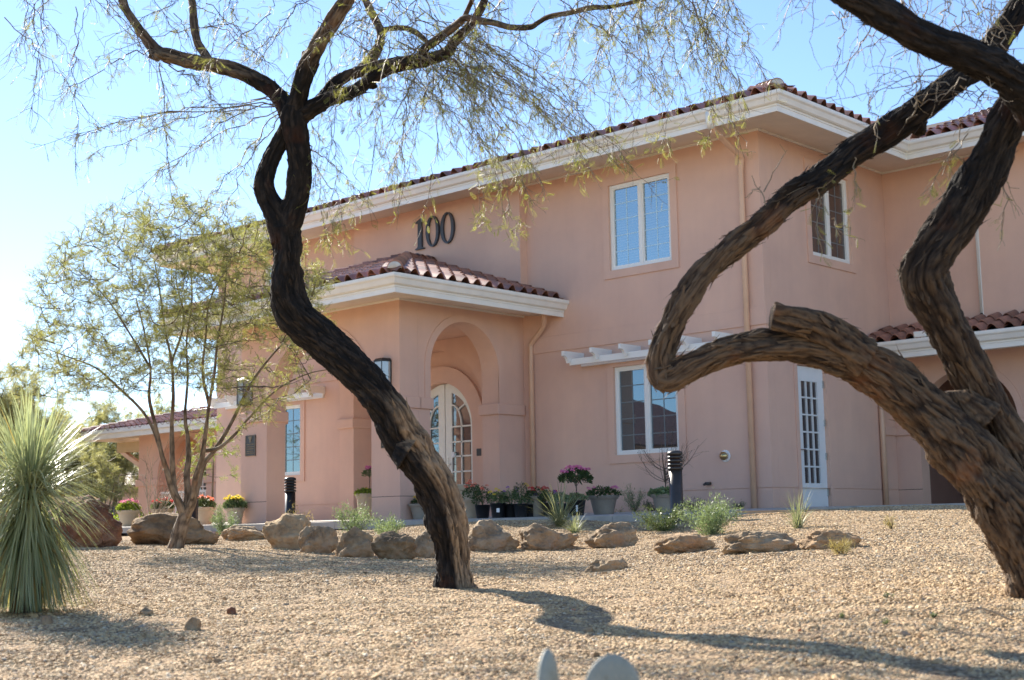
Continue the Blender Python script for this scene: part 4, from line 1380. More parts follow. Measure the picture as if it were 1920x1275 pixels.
stub1 = [(292, 100, 26), (287, 112, 18)]; stub2 = [(582, 118, 22), (574, 104, 18), (572, 96, 13)]; stub3 = [(680, 150, 20), (700, 160, 16), (706, 158, 10)]; knot = [(765, 850, 70), (752, 842, 52), (742, 838, 34)]
P1 = [px_path(tm, D1), px_path(tR, D1, (0, -.03)), px_path(tL, D1, (0, .03)), px_path(b1, D1, (0, .5)), px_path(b1b, D1, (.2, .5)), px_path(b2, D1, (0, -.5)),
      px_path(b3, D1, (0, -.4)), px_path(b3a, D1, (-.2, -1.0)), px_path(b3c, D1, (-.3, -.5)), px_path(b4, D1, (0, .5)), px_path(b5, D1, (.1, -.15)), px_path(b6, D1, (.25, 0)),
      px_path(stub1, D1 + .2), px_path(stub2, D1 - .1), px_path(stub3, D1), px_path(knot, D1 - .06)]
T1 = thing('mesquite_tree', 'leaning black stained mesquite in the middle with its trunk split in a loop', 'tree', base1)
elbow_z = at(548, 585, D1)[2]
def pxy(V):
    c = (V - CAM) @ RM
    return 960 + FPX * c[:, 0] / c[:, 2], 637.5 + FPX * c[:, 1] / c[:, 2]
axis1 = crom(P1[0], .05)[:, :3]
def stain1(V, NN, pi):
    # black sap stain: everything above the elbow, and the left flank below it
    out = np.full(len(V), .95)
    z = V[:, 2] - elbow_z
    rel = NN @ (RT * .9 + np.array([0, 0, .25]))
    has = np.abs(NN).sum(1) > 0
    low = np.clip((-.55 - z) / .5, 0, 1)             # 0 at the elbow, 1 low on the trunk
    side = np.clip(.80 - rel * 2.4, -.3, .97)
    out = np.where(z < -.1, np.where(low > 0, side * low + (1 - low) * .62, .92 - .2 * np.clip(-z / .5, 0, 1)), .92)
    up = np.clip((V[:, 2] - at(540, 200, D1)[2]) / .35, 0, 1)
    out = out * (1 - up) + .45 * up
    out = np.where(has, out, out * .6)
    return out
loc1 = np.array(base1)
def shift(paths, o): return [np.column_stack([p[:, :3] - o, p[:, 3]]) for p in paths]
def stain1_local(V, NN, pi): return stain1(V + loc1, NN, pi)
bark_limbs('trunk', T1, shift(P1, loc1), 'bark_mesquite', seg=.010, stain=stain1_local, flakes=60, seed=3)

tw = Twigs()
limbs = [P1[i] for i in (3, 4, 5, 6, 7, 8, 9)]
def limb_point(P, f0=.4):
    Q = P[:, :3]; k = rng.uniform(f0, 1) * (len(Q) - 1); i = int(min(k, len(Q) - 2)); return Q[i] * (1 - (k - i)) + Q[i + 1] * (k - i)
def to(px, py, d): return at(px, py, d)
# long hanging arcs: (start px,py) -> (end px,py), counts tuned to the crown's density
def arcs(count, sx, sy, ex, ey, dd, **kw):
    for _ in range(count):
        x = rng.uniform(*sx); y = rng.uniform(*sy); fx = rng.random()
        d = D1 + rng.uniform(*dd)
        tw.arc(to(x, y, d), to(x + rng.uniform(*ex), y + rng.uniform(*ey), d + rng.uniform(-.5, .5)), **kw)
A = dict(sag=.12, zig=.008, n=16, r0=.0042, r1=.0016, sub=.045, subL=(.06, .24), leaf=.20, droop=.6)
A.update(droop=.38, zig=.013, sub=.036, subL=(.05, .20), leaf=.30)
arcs(34, (720, 860), (60, 130), (-140, 330), (90, 340), (-.6, .3), **{**A, 'leaf': .30})
arcs(16, (760, 900), (20, 110), (60, 420), (120, 300), (-.8, .2), **{**A, 'leaf': .28})
arcs(26, (1000, 1300), (-90, 30), (-180, 260), (110, 300), (-1.2, -.2), **A)
arcs(16, (780, 1000), (-90, 40), (-260, 260), (110, 270), (-.8, .2), **A)
arcs(20, (1120, 1400), (-110, 10), (-160, 130), (80, 260), (-1.2, 0), **A)
arcs(22, (580, 760), (-90, 90), (-230, 200), (40, 230), (-.5, .6), **{**A, 'leaf': .24})
arcs(16, (300, 560), (-90, 60), (-260, 160), (60, 200), (-.2, .8), **{**A, 'leaf': .22})
arcs(15, (-40, 230), (-120, 40), (-120, 220), (140, 330), (-.6, .8), **{**A, 'leaf': .14})
# the crown goes on above the picture and shades the gravel
arcs(60, (-200, 1500), (-620, -160), (-300, 300), (60, 300), (-1.4, 1.4), **{**A, 'leaf': .2, 'sub': .07})
for (x0, y0, x1, y1) in ((522, 200, 130, 262), (520, 196, 150, 300), (524, 205, 190, 400), (526, 212, 330, 470), (515, 190, 210, 250), (518, 200, 60, 280), (527, 215, 400, 440),
                         (280, 92, 100, 190), (300, 118, 320, 400), (316, 122, 440, 230), (560, 265, 640, 400), (575, 270, 680, 370), (505, 180, 300, 330)):
    tw.arc(to(x0, y0, D1), to(x1, y1, D1 + rng.uniform(-.7, .7)), **{**A, 'sag': .10, 'leaf': .33, 'sub': .03, 'r0': .0055})
# leafy tips hanging in front of the facade
for (x, y) in ((960, 415), (900, 400), (640, 430), (1245, 260), (990, 300), (730, 330), (660, 380), (590, 350), (1330, 250), (1085, 310), (1150, 280), (610, 440), (930, 330)):
    d = D1 + rng.uniform(-.5, .3)
    p = to(x, y, d); q = to(x + rng.uniform(-60, 30), y - rng.uniform(180, 300), d)
    tw.arc(q, p, **{**A, 'sag': .02, 'leaf': .5, 'sub': .05, 'r0': .003})
    for _ in range(9):
        dr = rng.normal(0, .5, 3); dr[2] -= .5
        tw.sprig(p + rng.normal(0, .035, 3), dr / np.linalg.norm(dr), rng.uniform(.07, .17), .75, .7)
for pl in range(len(tw.pl)): tw.pl[pl] = (tw.pl[pl][0] - loc1, tw.pl[pl][1], tw.pl[pl][2])
tw.leaf = [(l[0] - loc1, l[1]) for l in tw.leaf]
tw.build('twigs', 'twig_mid', T1)
leaves_of(tw, .058, 'leaves', 'leaf_mesquite', T1)
print('T1 twigs', len(tw.pl), 'leaves', len(tw.leaf))

# ---------------- right mesquite
base2, _ = ground_hit(1945, 1118); D2 = float((RM.T @ (base2 - CAM))[2]); print('D2', D2)
a2 = [(1965, 1165, 220), (1956, 1118, 158), (1938, 1055, 134), (1908, 995, 128), (1876, 940, 124), (1838, 885, 120), (1793, 830, 112), (1740, 778, 98), (1685, 727, 88), (1632, 688, 84), (1575, 662, 78), (1507, 648, 62),
      (1438, 645, 60), (1369, 655, 54), (1317, 675, 50), (1280, 694, 52), (1254, 708, 54), (1240, 700, 52), (1240, 668, 50), (1252, 630, 48), (1273, 585, 46), (1305, 535, 48), (1335, 500, 48), (1380, 458, 48),
      (1430, 418, 48), (1480, 372, 50), (1530, 340, 54), (1597, 290, 54), (1650, 258, 56), (1713, 212, 58), (1763, 174, 52), (1813, 133, 50), (1850, 98, 50), (1880, 62, 48), (1908, 22, 48), (1935, -30, 46), (1960, -90, 40)]
elb = [(1275, 690, 40), (1247, 712, 44), (1232, 728, 30)]
st2 = [(1625, 672, 80), (1575, 640, 70), (1525, 611, 58), (1478, 597, 50), (1447, 591, 46)]
bb2 = [(1985, 1010, 130), (1955, 940, 120), (1918, 880, 100), (1880, 815, 88), (1845, 745, 84), (1815, 690, 82), (1785, 635, 84), (1758, 582, 88), (1738, 540, 92), (1732, 505, 92), (1752, 468, 90), (1785, 430, 86), (1815, 385, 86),
       (1838, 338, 88), (1862, 285, 84), (1885, 235, 76), (1905, 190, 70), (1925, 150, 66), (1960, 110, 56)]
cc2 = [(1965, 215, 80), (1925, 170, 74), (1885, 137, 62), (1830, 110, 58), (1770, 85, 56), (1710, 55, 56), (1655, 24, 56), (1605, -3, 52), (1545, -35, 46), (1440, -85, 34), (1300, -150, 22)]
kn = [(1715, 225, 40), (1728, 243, 26), (1735, 246, 14)]; kn2 = [(1735, 520, 70), (1700, 510, 40), (1694, 512, 22)]; kn3 = [(1840, 790, 90), (1795, 745, 50), (1790, 733, 34)]
def slim(L, f): return [(x, y, w_ * f) for x, y, w_ in L]
a2 = slim(a2, .94); bb2 = slim(bb2, .88)
P2 = [px_path(a2, D2, (0, .35)), px_path(elb, D2 + .15), px_path(st2, D2 + .05), px_path(bb2, D2 + .22, (0, -.3)), px_path(cc2, D2 - .25, (0, -.5)), px_path(kn, D2 + .3), px_path(kn2, D2 + .12), px_path(kn3, D2 + .1)]
T2 = thing('mesquite_tree', 'big shaggy barked mesquite at the right edge with a sawn limb stub', 'tree', base2)
loc2 = np.array(base2)
def stain2(V, NN, pi):
    W_ = V + loc2; x, y = pxy(W_)
    out = np.clip((480 - y) / 200, 0, 1) * .80 + .08
    if pi == 4: out = np.full(len(V), .85)
    if pi == 3: out = np.clip((760 - y) / 400, 0, 1) * .40 + .25
    return out
bark_limbs('trunk', T2, shift(P2, loc2), 'bark_brown', seg=.009, stain=stain2, flakes=75, seed=8, strip=.0125, grain=.10, amp=1.15)
tw = Twigs()
B = dict(sag=.08, zig=.012, n=14, r0=.004, r1=.0016, sub=.07, subL=(.06, .22), leaf=.03, droop=.35)
for (x0, y0, x1, y1) in ((1640, 40, 1558, 190), (1600, 22, 1540, 40), (1590, 25, 1562, 135), (1660, 40, 1600, 100), (1730, 50, 1760, -60), (1725, 70, 1640, 160), (1820, 120, 1600, 190), (1700, 60, 1590, 110),
                         (1812, 150, 1680, 230), (1780, 160, 1650, 170), (1800, 160, 1870, 210), (1700, 230, 1760, 150), (1650, 260, 1620, 160), (1720, 215, 1700, 140), (1790, 175, 1880, 190), (1760, 60, 1800, -40),
                         (1840, 80, 1900, -20), (1780, 60, 1860, 10), (1690, 30, 1700, -50), (1770, 110, 1640, 240), (1850, 170, 1790, 250), (1600, 20, 1530, -40), (1740, 70, 1830, 60), (1650, 30, 1600, -60), (1800, 60, 1740, -50), (1860, 30, 1800, -60), (1860, 60, 1915, 120)):
    tw.arc(to(x0, y0, D2 + .1), to(x1, y1, D2 + rng.uniform(-.3, .6)), **B)
for _ in range(26):
    x = rng.uniform(1480, 1950); y = rng.uniform(-160, -30); d = D2 + rng.uniform(-.4, 1.2)
    tw.arc(to(x, y, d), to(x + rng.uniform(-90, 60), y + rng.uniform(110, 260), d + rng.uniform(-.3, .3)), **{**B, 'sag': .15})
for (x0, y0, x1, y1) in ((1436, 387, 1410, 330), (1436, 390, 1520, 345), (1432, 360, 1476, 282), (1425, 350, 1398, 372)):
    tw.arc(to(x0, y0, D2 + .2), to(x1, y1, D2 + .2), **{**B, 'sub': .09, 'subL': (.04, .10), 'n': 8, 'zig': .004})
for (x0, y0, x1, y1, lf) in ((1815, 250, 1735, 365, .5), (1800, 240, 1770, 330, .5), (1850, 300, 1905, 350, .4), (1890, 330, 1870, 470, .12), (1600, 290, 1605, 370, .7), (1540, 345, 1530, 440, .6), (1560, 410, 1600, 450, .6), (1900, 200, 1850, 330, .2)):
    tw.arc(to(x0, y0, D2 + .2), to(x1, y1, D2 + .1), **{**B, 'leaf': lf, 'droop': .7, 'sub': .05, 'n': 9})
tw.pl = [(p - loc2, a, b) for p, a, b in tw.pl]; tw.leaf = [(l[0] - loc2, l[1]) for l in tw.leaf]
tw.build('twigs', 'twig_pale', T2)
leaves_of(tw, .052, 'leaves', 'leaf_mesquite', T2)

# ---------------- growth by attraction, for the small trees
def grow(tree, stems, targets, r_tip=.002, wig=.03, leafp=.8, leaf_n=3, up=.25, mat='twig', lmat='leaf_small', lsize=.07, subs=2, subL=(.08, .22), name='twigs', droop=.1):
    """stems: list of (n,4) arrays; every target gets a curved twig from the nearest lower node"""
    tw = Twigs()
    nodes = np.concatenate([crom(s, .06)[:, :3] for s in stems])
    dist = np.min(np.linalg.norm(targets[:, None, :] - nodes[None, ::4, :], axis=2), axis=1)
    for i in np.argsort(dist):
        t = targets[i]
        dv = t - nodes; L = np.linalg.norm(dv, axis=1)
        cost = L * (1 + .9 * np.clip(-dv[:, 2] / (L + 1e-6), 0, 1)) + .25 * np.clip(.10 - L, 0, 1)
        k = int(np.argmin(cost)); p = nodes[k]; L = L[k]
        n = max(4, int(L / .08)); f = np.linspace(0, 1, n)[:, None]
        mid = (p + t) / 2 + np.array([0, 0, -.12 * L]) + rng.normal(0, .06 * L + 1e-4, 3)
        P = p * (1 - f) ** 2 + 2 * mid * f * (1 - f) + t * f * f
        P[1:] += rng.normal(0, wig * .25, (n - 1, 3))
        r0 = r_tip * (1 + 3.2 * min(L, 1.2))
        tw.line(P, r0, r_tip * .7)
        nodes = np.concatenate([nodes, P[1:]])
        for _ in range(subs):
            j = rng.integers(1, n); d = (t - p) / (L + 1e-6) + rng.normal(0, .6, 3); d /= np.linalg.norm(d)
            tw.sprig(P[j], d, rng.uniform(*subL), leafp, droop, r_tip * .7, 5)
    o1 = tw.build(name, mat, tree)
    pos = np.array([l[0] for l in tw.leaf]); dr = np.array([l[1] for l in tw.leaf]); dr[:, 2] += .3
    if leaf_n > 1:
        pos = np.repeat(pos, leaf_n, 0) + rng.normal(0, .015, (len(pos) * leaf_n, 3)); dr = np.repeat(dr, leaf_n, 0) + rng.normal(0, .5, (len(dr) * leaf_n, 3))
    place_template(*FROND, pos, dr, rng.uniform(lsize * .6, lsize * 1.3, len(pos)), 'leaves', lmat, tree)
    return len(pos)

base3, D3 = ground_hit(330, 1028); D3 = float((RM.T @ (base3 - CAM))[2]); print('D3', D3)
T3 = thing('mesquite_tree', 'small slender feathery mesquite with many stems rising behind the boulders', 'tree', base3)
s3 = [[(326, 1045, 44), (331, 1020, 34), (340, 985, 30), (347, 962, 30)],
      [(346, 968, 24), (336, 945, 20), (322, 915, 18), (312, 880, 15), (303, 850, 13), (292, 800, 12), (280, 745, 10), (282, 690, 8), (270, 620, 6), (255, 560, 5)],
      [(340, 955, 18), (328, 925, 16), (324, 885, 15), (323, 850, 14), (322, 800, 12), (325, 740, 10), (322, 680, 9), (310, 620, 7), (300, 550, 6), (290, 490, 5)],
      [(348, 965, 22), (352, 930, 17), (350, 890, 16), (353, 860, 15), (352, 820, 12), (347, 780, 10), (352, 710, 8), (350, 640, 7), (360, 560, 6), (355, 480, 5)],
      [(350, 966, 24), (362, 935, 19), (366, 900, 17), (378, 860, 15), (385, 815, 12), (392, 760, 10), (402, 700, 9), (408, 640, 8), (420, 570, 6), (425, 500, 5)],
      [(362, 940, 17), (372, 905, 15), (382, 870, 14), (402, 845, 12), (430, 800, 10), (455, 750, 9), (480, 705, 8), (520, 655, 7), (560, 620, 6), (600, 590, 4)],
      [(300, 840, 9), (285, 800, 8), (262, 765, 8), (220, 725, 7), (180, 690, 6), (130, 670, 5), (90, 655, 4)],
      [(385, 845, 10), (410, 840, 9), (440, 815, 8), (470, 780, 7), (520, 730, 6), (580, 700, 5), (640, 690, 4)],
      [(392, 760, 8), (380, 700, 7), (385, 640, 6), (395, 560, 5), (440, 480, 4)], [(282, 690, 6), (240, 620, 5), (200, 560, 4), (150, 510, 3)], [(322, 680, 6), (345, 600, 5), (330, 520, 4), (340, 430, 3)]]
P3 = []
for i, s_ in enumerate(s3):
    e = rng.uniform(-.7, .7) if i else 0
    q_ = px_path(s_, D3, (0, e)); q_[:, 3] *= .8 * np.linspace(1, .55 if i else 1, len(q_)); P3.append(q_)
loc3 = np.array(base3)
bark_limbs('trunk', T3, shift(P3, loc3), 'bark_young', seg=.03, flakes=0, seed=21, strip=.03, amp=.5)
tg = []
while len(tg) < 1250:
    x = rng.uniform(30, 665); y = rng.uniform(370, 860)
    # crown outline in the survey plane
    e = ((x - 335) / 285) ** 2 + ((y - 600) / 232) ** 2
    if e > 1: continue
    if y > 735 and not (x > 450 and y < 800): continue
    if x > 440 and y > 640 and rng.random() < .6: continue
    if rng.random() > 1.15 - .35 * e: continue
    tg.append(at(x, y, D3 + rng.normal(0, .75)))
tg = np.array(tg) - loc3
nl = grow(T3, [np.column_stack([p[:, :3] - loc3, p[:, 3]]) for p in P3], tg, r_tip=.0036, leafp=.85, leaf_n=2, lsize=.076, subs=3, mat='twig', lmat='leaf_small')
print('T3 leaves', nl)

# ---------------- trees behind, on the left
def far_tree(label, px, d, h, w_, stems, lmat, lsize, n=260, cz=.62, leafn=4, trunk_r=.08, low=.3, py=990, subs=3):
    b = at_dist(px, d, py)
    t = thing('desert_tree', label, 'tree', b)
    lims = []
    for k in range(stems):
        a = rng.uniform(0, 6.28); rr = rng.uniform(.15, .5) * w_
        top = np.array([math.cos(a) * rr, math.sin(a) * rr, h * rng.uniform(.6, .85)])
        m1 = top * .35 + np.array([rng.normal(0, .08) * w_, rng.normal(0, .08) * w_, 0])
        pts = [(0 + rng.normal(0, .03), rng.normal(0, .03), -.2, trunk_r), (m1[0], m1[1], h * .28, trunk_r * .75), ((m1[0] + top[0]) / 2, (m1[1] + top[1]) / 2, h * .5, trunk_r * .5), (*top, trunk_r * .2)]
        lims.append(np.array(pts))
    bark_limbs('trunk', t, lims, 'bark_young', seg=.12, seed=int(px), strip=.05, amp=.5)
    tg = []
    while len(tg) < n:
        p = rng.normal(0, .42, 3)
        if np.linalg.norm(p) > 1: continue
        z = h * cz + p[2] * h * (1 - low) * .6
        if z < h * low or z > h: continue
        tg.append((p[0] * w_, p[1] * w_, z))
    grow(t, lims, np.array(tg), r_tip=.008, leafp=.9, leaf_n=leafn, lsize=lsize, subs=subs, subL=(.2 * h / 5, .5 * h / 5), lmat=lmat)
    return t
far_tree('pale olive desert tree with spreading thin trunks before the far building', 205, 66, 6.6, 3.2, 5, 'leaf_far', .30, 230)
far_tree('hazy yellow green tree filling the left edge behind the spiky yucca', 5, 44, 5.8, 2.6, 4, 'leaf_far', .28, 240)
far_tree('low grey green tree between the red boulder and the tiled porch wing', 105, 64, 5.2, 3.2, 5, 'leaf_far', .30, 240)
far_tree('dark rounded evergreen tree at the far left edge', 8, 62, 6.4, 1.6, 3, 'leaf_shrub', .40, 200, low=.15)
far_tree('small far tree showing above the porch wing roof', 312, 95, 9.2, 2.2, 3, 'leaf_far', .45, 200)
far_tree('thin young tree standing against the pink far wall', 190, 60, 3.9, 1.3, 2, 'leaf_far', .2, 70, trunk_r=.05)
# trees across the drive, outside the frame, seen in the window reflections
far_tree('bare street tree reflected in the lower front window', -900, 30, 8.0, 3.6, 5, 'leaf_far', .16, 380, leafn=1, trunk_r=.16)
far_tree('second street tree reflected in the lower front windows', -1300, 31, 7.0, 3.2, 5, 'leaf_far', .16, 300, leafn=1, trunk_r=.14)
# ================================================================== ROCKS
def rock(label, px, pyb, wpx, hpx, seed, mat='rock', name='boulder', cat='boulder', depth_ratio=.75, d=None, group=None, facet=.65, sub=5, sink=.38, rz=None):
    if d is None: b, _ = ground_hit(px, pyb)
    else: b = at_dist(px, d, pyb)
    dep = float((RM.T @ (b - CAM))[2])
    w_ = wpx * dep / FPX * 1.04; h = hpx * dep / FPX * 1.12
    r_ = random.Random(seed)
    bm = bmesh.new(); bmesh.ops.create_icosphere(bm, subdivisions=sub, radius=1)
    off = Vector((seed * 3.17, seed * 1.3, seed * .7))
    planes = []
    for k in range(9):
        n = Vector((r_.gauss(0, 1), r_.gauss(0, 1), r_.gauss(0, .8) + .15)).normalized(); planes.append((n, r_.uniform(.62, .9)))
    for v in bm.verts:
        c = v.co.copy()
        for n, dd in planes:
            e = c.dot(n) - dd
            if e > 0: c -= n * e * (.55 + facet * .5)
        f = 1 + .26 * noise.noise(c * 1.3 + off) + .15 * noise.noise(c * 2.9 + off) - .14 * abs(noise.noise(c * 3.7 - off)) + .07 * noise.noise(c * 7 + off) - .05 * abs(noise.noise(c * 11 + off)) + .03 * noise.noise(c * 17 + off) + .015 * noise.noise(c * 36 + off)
        v.co = c * f
    xs = [v.co.x for v in bm.verts]; zs = [v.co.z for v in bm.verts]; ys = [v.co.y for v in bm.verts]
    sx = w_ / (max(xs) - min(xs)); sy = w_ * depth_ratio / (max(ys) - min(ys)); sz = h * (1 + sink) / (max(zs) - min(zs)); z0 = min(zs)
    cx = (max(xs) + min(xs)) / 2
    for v in bm.verts: v.co = Vector(((v.co.x - cx) * sx, v.co.y * sy, (v.co.z - z0) * sz - h * sink))
    me = bpy.data.meshes.new(name); bm.to_mesh(me); bm.free(); me.materials.append(MATS[mat])
    for p in me.polygons: p.use_smooth = True
    o = bpy.data.objects.new(name, me); COL.objects.link(o)
    o.location = b + FH * w_ * depth_ratio * .35
    o.location.z = gz(o.location.x, o.location.y) * .4 + b[2] * .6 if h < .2 else b[2]
    o.rotation_euler[2] = math.atan2(RH[1], RH[0]) + (r_.uniform(-.15, .15) if rz is None else rz)
    return tag(o, label, cat, group)
GB = 'boulders edging the gravel bed'
rock('large reddish brown boulder behind the spiky yucca, the biggest of all', 140, 1027, 148, 90, 4, 'red_rock', depth_ratio=.8, facet=.2)
rock('long tan boulder with a raised left end behind the small feathery tree', 322, 1022, 168, 56, 12, group=GB, depth_ratio=.5)
rock('low flat tan boulder left of the dark topped boulder', 450, 1014, 88, 26, 15, group=GB)
rock('broad boulder with a hollow dark top below the leftmost front pillar', 537, 1029, 102, 60, 23, group=GB, depth_ratio=.6)
rock('ochre brown wedge shaped boulder just right of the hollow topped one', 595, 1037, 76, 46, 31, group=GB)
rock('rounded lumpy boulder below the grey green clumped shrub', 664, 1045, 80, 52, 44, group=GB)
rock('smooth tan boulder between the rounded lumpy boulder and the leaning trunk', 737, 1049, 84, 48, 50, group=GB)
rock('pale boulder partly hidden behind the leaning trunk', 798, 1046, 62, 46, 61, group=GB)
rock('peaked tan boulder right beside the leaning trunk', 922, 1034, 102, 54, 73, group=GB, facet=.9)
rock('wide grey tan boulder second to the right of the leaning trunk', 1029, 1032, 112, 46, 82, group=GB)
rock('rounded brown boulder standing in front of the dry yellow sprig', 1148, 1028, 100, 44, 95, group=GB)
rock('low pale boulder sunk in the gravel below the bushy bright shrub', 1286, 1038, 114, 34, 101, group=GB, sink=.5)
rock('long low brown boulder with an undercut front on the right', 1432, 1036, 146, 36, 113, group=GB, depth_ratio=.5)
rock('half buried pale boulder at the right end of the row', 1560, 1030, 124, 32, 124, group=GB, sink=.6)
rock('flat grey stone lying alone in the gravel in front of the boulder row', 1139, 1072, 84, 23, 131, sink=.6, name='flat_stone', cat='stone')
for lb, x, y, w_, h, sd, mt in (('pinkish white cobble lying on the gravel near the yucca', 84, 1172, 24, 16, 3, 'rock'), ('rounded tan cobble on the gravel in the left foreground', 358, 1184, 32, 25, 9, 'rock'),
                                ('small dark cobble in the shadow of the yucca', 272, 1153, 26, 13, 14, 'rock'), ('small red cobble on the open gravel left of the trunk', 433, 1153, 18, 14, 19, 'red_rock')):
    rock(lb, x, y, w_, h, sd, mt, name='cobble', cat='cobble', sub=3, sink=.3)

# ================================================================== PLANTS
BLADE = (np.array([(0, -.5, 0), (0, .5, 0), (.34, .46, .02), (.34, -.46, .02), (.7, .30, .03), (.7, -.30, .03), (1, .02, 0), (1, -.02, 0)]), np.array([(0, 3, 2, 1), (3, 5, 4, 2), (5, 7, 6, 4)]))
def leafy_mound(label, px, pyb, wpx, hpx, mat, dens=600, lsize=.03, name='shrub', cat='shrub', d=None, spiky=.6, stems=14, up=.6, narrow=.22, group=None, Y=None, parent_xy=None, zb=None, wdth=None, ht=None):
    if parent_xy is not None:
        b = np.array([parent_xy[0], parent_xy[1], zb]); w_ = wdth; h = ht
    else:
        if Y is not None:
            b = onY(px, Y)
        elif d is None: b, _ = ground_hit(px, pyb)
        else: b = at_dist(px, d, pyb)
        dep = float((RM.T @ (b - CAM))[2]); w_ = wpx * dep / FPX * 1.15; h = hpx * dep / FPX * 1.12
    t = thing(name, label, cat, b, group=group) if label else None
    tw = Twigs(); pos = []; dr = []
    for _ in range(stems):
        a = rng.uniform(0, 6.28); r = rng.uniform(.2, 1) ** .6
        tip = np.array([math.cos(a) * r * w_ * .46, math.sin(a) * r * w_ * .46, h * rng.uniform(.55, 1.0) * (1 - .35 * r * r)])
        P = np.linspace(0, 1, 7)[:, None] * tip; P[:, 2] *= np.linspace(.7, 1, 7) ; P[1:-1] += rng.normal(0, w_ * .02, (5, 3))
        tw.line(P, .004, .002)
        k = max(2, int(dens / stems))
        f = rng.random(k) ** .6; ii = (f * 6).astype(int).clip(0, 5)
        q = P[ii] + (P[ii + 1] - P[ii]) * rng.random((k, 1)) + rng.normal(0, w_ * .05, (k, 3)); q[:, 2] = np.abs(q[:, 2])
        dd = tip / (np.linalg.norm(tip) + 1e-6) * spiky + rng.normal(0, .6, (k, 3)); dd[:, 2] += up * .5
        pos.append(q); dr.append(dd)
    V, F = BLADE; V = V * np.array([1, narrow, 1])
    pos = np.concatenate(pos); dr = np.concatenate(dr)
    if t is None: return tw, pos, dr, (V, F)
    tw.build('stems', 'twig', t)
    place_template(V, F, pos, dr, rng.uniform(lsize * .6, lsize * 1.4, len(pos)), 'foliage', mat, t)
    return t

def onY(px, Y):
    """floor point on the line Y = const in the vertical plane through px"""
    dv = RM @ np.array([(px - 960) / FPX, (960 - 637.5) / FPX, 1.0]); s_ = (Y - CAM[1]) / dv[1]
    x = CAM[0] + dv[0] * s_
    return np.array([x, Y, walk_z(Y) if Y > -4.36 else gz(x, Y)])

leafy_mound('grey green clumped shrub left of the leaning trunk, beside the corner pillar', 664, 1000, 84, 54, 'leaf_sage', 3200, .030, spiky=.9)
leafy_mound('low spreading grey green shrub right in front of the corner pillar base', 724, 1008, 74, 44, 'leaf_sage', 2600, .028, spiky=.9)
leafy_mound('low feathery green shrub at the foot of the tall bollard', 1243, 996, 96, 48, 'leaf_shrub', 3000, .032, spiky=.9)
leafy_mound('bushy bright shrub with whitish leaf tips right of the tall bollard', 1334, 1003, 106, 74, 'leaf_sage', 5200, .030, spiky=.6)
leafy_mound('rounded grey green shrub left of the leftmost pillar', 422, 1000, 62, 56, 'leaf_sage', 2800, .036, Y=-4.7)
leafy_mound('thin pale shrub behind the black bollard near the leftmost pillar', 556, 988, 62, 56, 'leaf_dry', 900, .040, narrow=.15, Y=-4.55)
leafy_mound('dry yellow leafed sprig in front of the bowl planter', 1151, 978, 46, 30, 'leaf_dry', 420, .030)
leafy_mound('dusky sage bush against the wall between two planters', 1190, 962, 52, 52, 'leaf_sage', 1500, .035, Y=-.5, narrow=.14)
leafy_mound('small green bush at the foot of the front wall', 1222, 960, 34, 24, 'leaf_dark', 600, .03, Y=-.45)
leafy_mound('small bushy plant at the wall behind the bright shrub', 1300, 955, 44, 26, 'leaf_dark', 600, .03, Y=-.4)
leafy_mound('low green weed by the downspout at the building corner', 1383, 957, 32, 14, 'leaf_shrub', 300, .03, Y=-.4)
leafy_mound('tiny dry brown tuft on the gravel slope at the right', 1672, 992, 40, 24, 'leaf_dry', 260, .04, narrow=.06, stems=8)
leafy_mound('straw coloured tuft growing before the half buried boulder', 1575, 1040, 60, 28, 'leaf_dry', 500, .05, narrow=.05, stems=10)
for lb, x, y, w_ in (('small green weed farthest from the camera on the right gravel', 1664, 1122, 22), ('tiny green weed left of the other gravel weeds', 1580, 1160, 14), ('small green weed nearest the camera of the right gravel ones', 1661, 1172, 20), ('tiny green weed nearest the right trunk', 1750, 1160, 16)):
    leafy_mound(lb, x, y, w_, 10, 'leaf_shrub', 60, .014, name='weed', cat='weed', stems=6)
for i, (x, w_, lb) in enumerate(((213, 46, 'bright green low plant left of the pink flower pot'), (272, 40, 'bright green low plant between the pink and red flower pots'), (345, 36, 'bright green low plant between the red and coral flower pots'), (196, 30, 'dark leafy plant at the left end of the planted edge'))):
    leafy_mound(lb, x, 988, w_, 24 if i < 3 else 34, 'leaf_bright' if i < 3 else 'leaf_dark', 700, .06, Y=-2.9, narrow=.35, name='ground_plant', cat='plant')

def grass_clump(label, px, py, hpx, n, spread, mat='leaf_grass', wd=.008, d=None, name='grass_clump', cat='ornamental grass'):
    b, _ = ground_hit(px, py)
    dep = float((RM.T @ (b - CAM))[2]); h = hpx * dep / FPX
    t = thing(name, label, cat, b)
    VV = []; FF = []; tint = []; o = 0; K = 9
    for k in range(n):
        a = rng.uniform(0, 6.28); el = rng.uniform(.35, 1.45); L = h * rng.uniform(.55, 1.15)
        d_ = np.array([math.cos(a) * math.cos(el), math.sin(a) * math.cos(el), math.sin(el)]) * np.array([spread, spread, 1])
        p = np.array([rng.normal(0, .02), rng.normal(0, .02), 0]); side = np.cross(d_, [0, 0, 1.0]); side /= np.linalg.norm(side) + 1e-9
        for j in range(K):
            w_ = wd * (1 - (j / (K - 1)) ** 2 * .9)
            VV += [p - side * w_ / 2, p + side * w_ / 2]; p = p + d_ * L / K; d_ = d_ + np.array([0, 0, -.085]) * rng.uniform(.3, 1.6)
            if j: FF.append((o + 2 * j - 2, o + 2 * j - 1, o + 2 * j + 1, o + 2 * j))
        o += 2 * K; tint += [rng.random()] * (2 * K)
    fast_mesh('blades', np.array(VV), np.array(FF), mat, t, tint=tint)
    return t
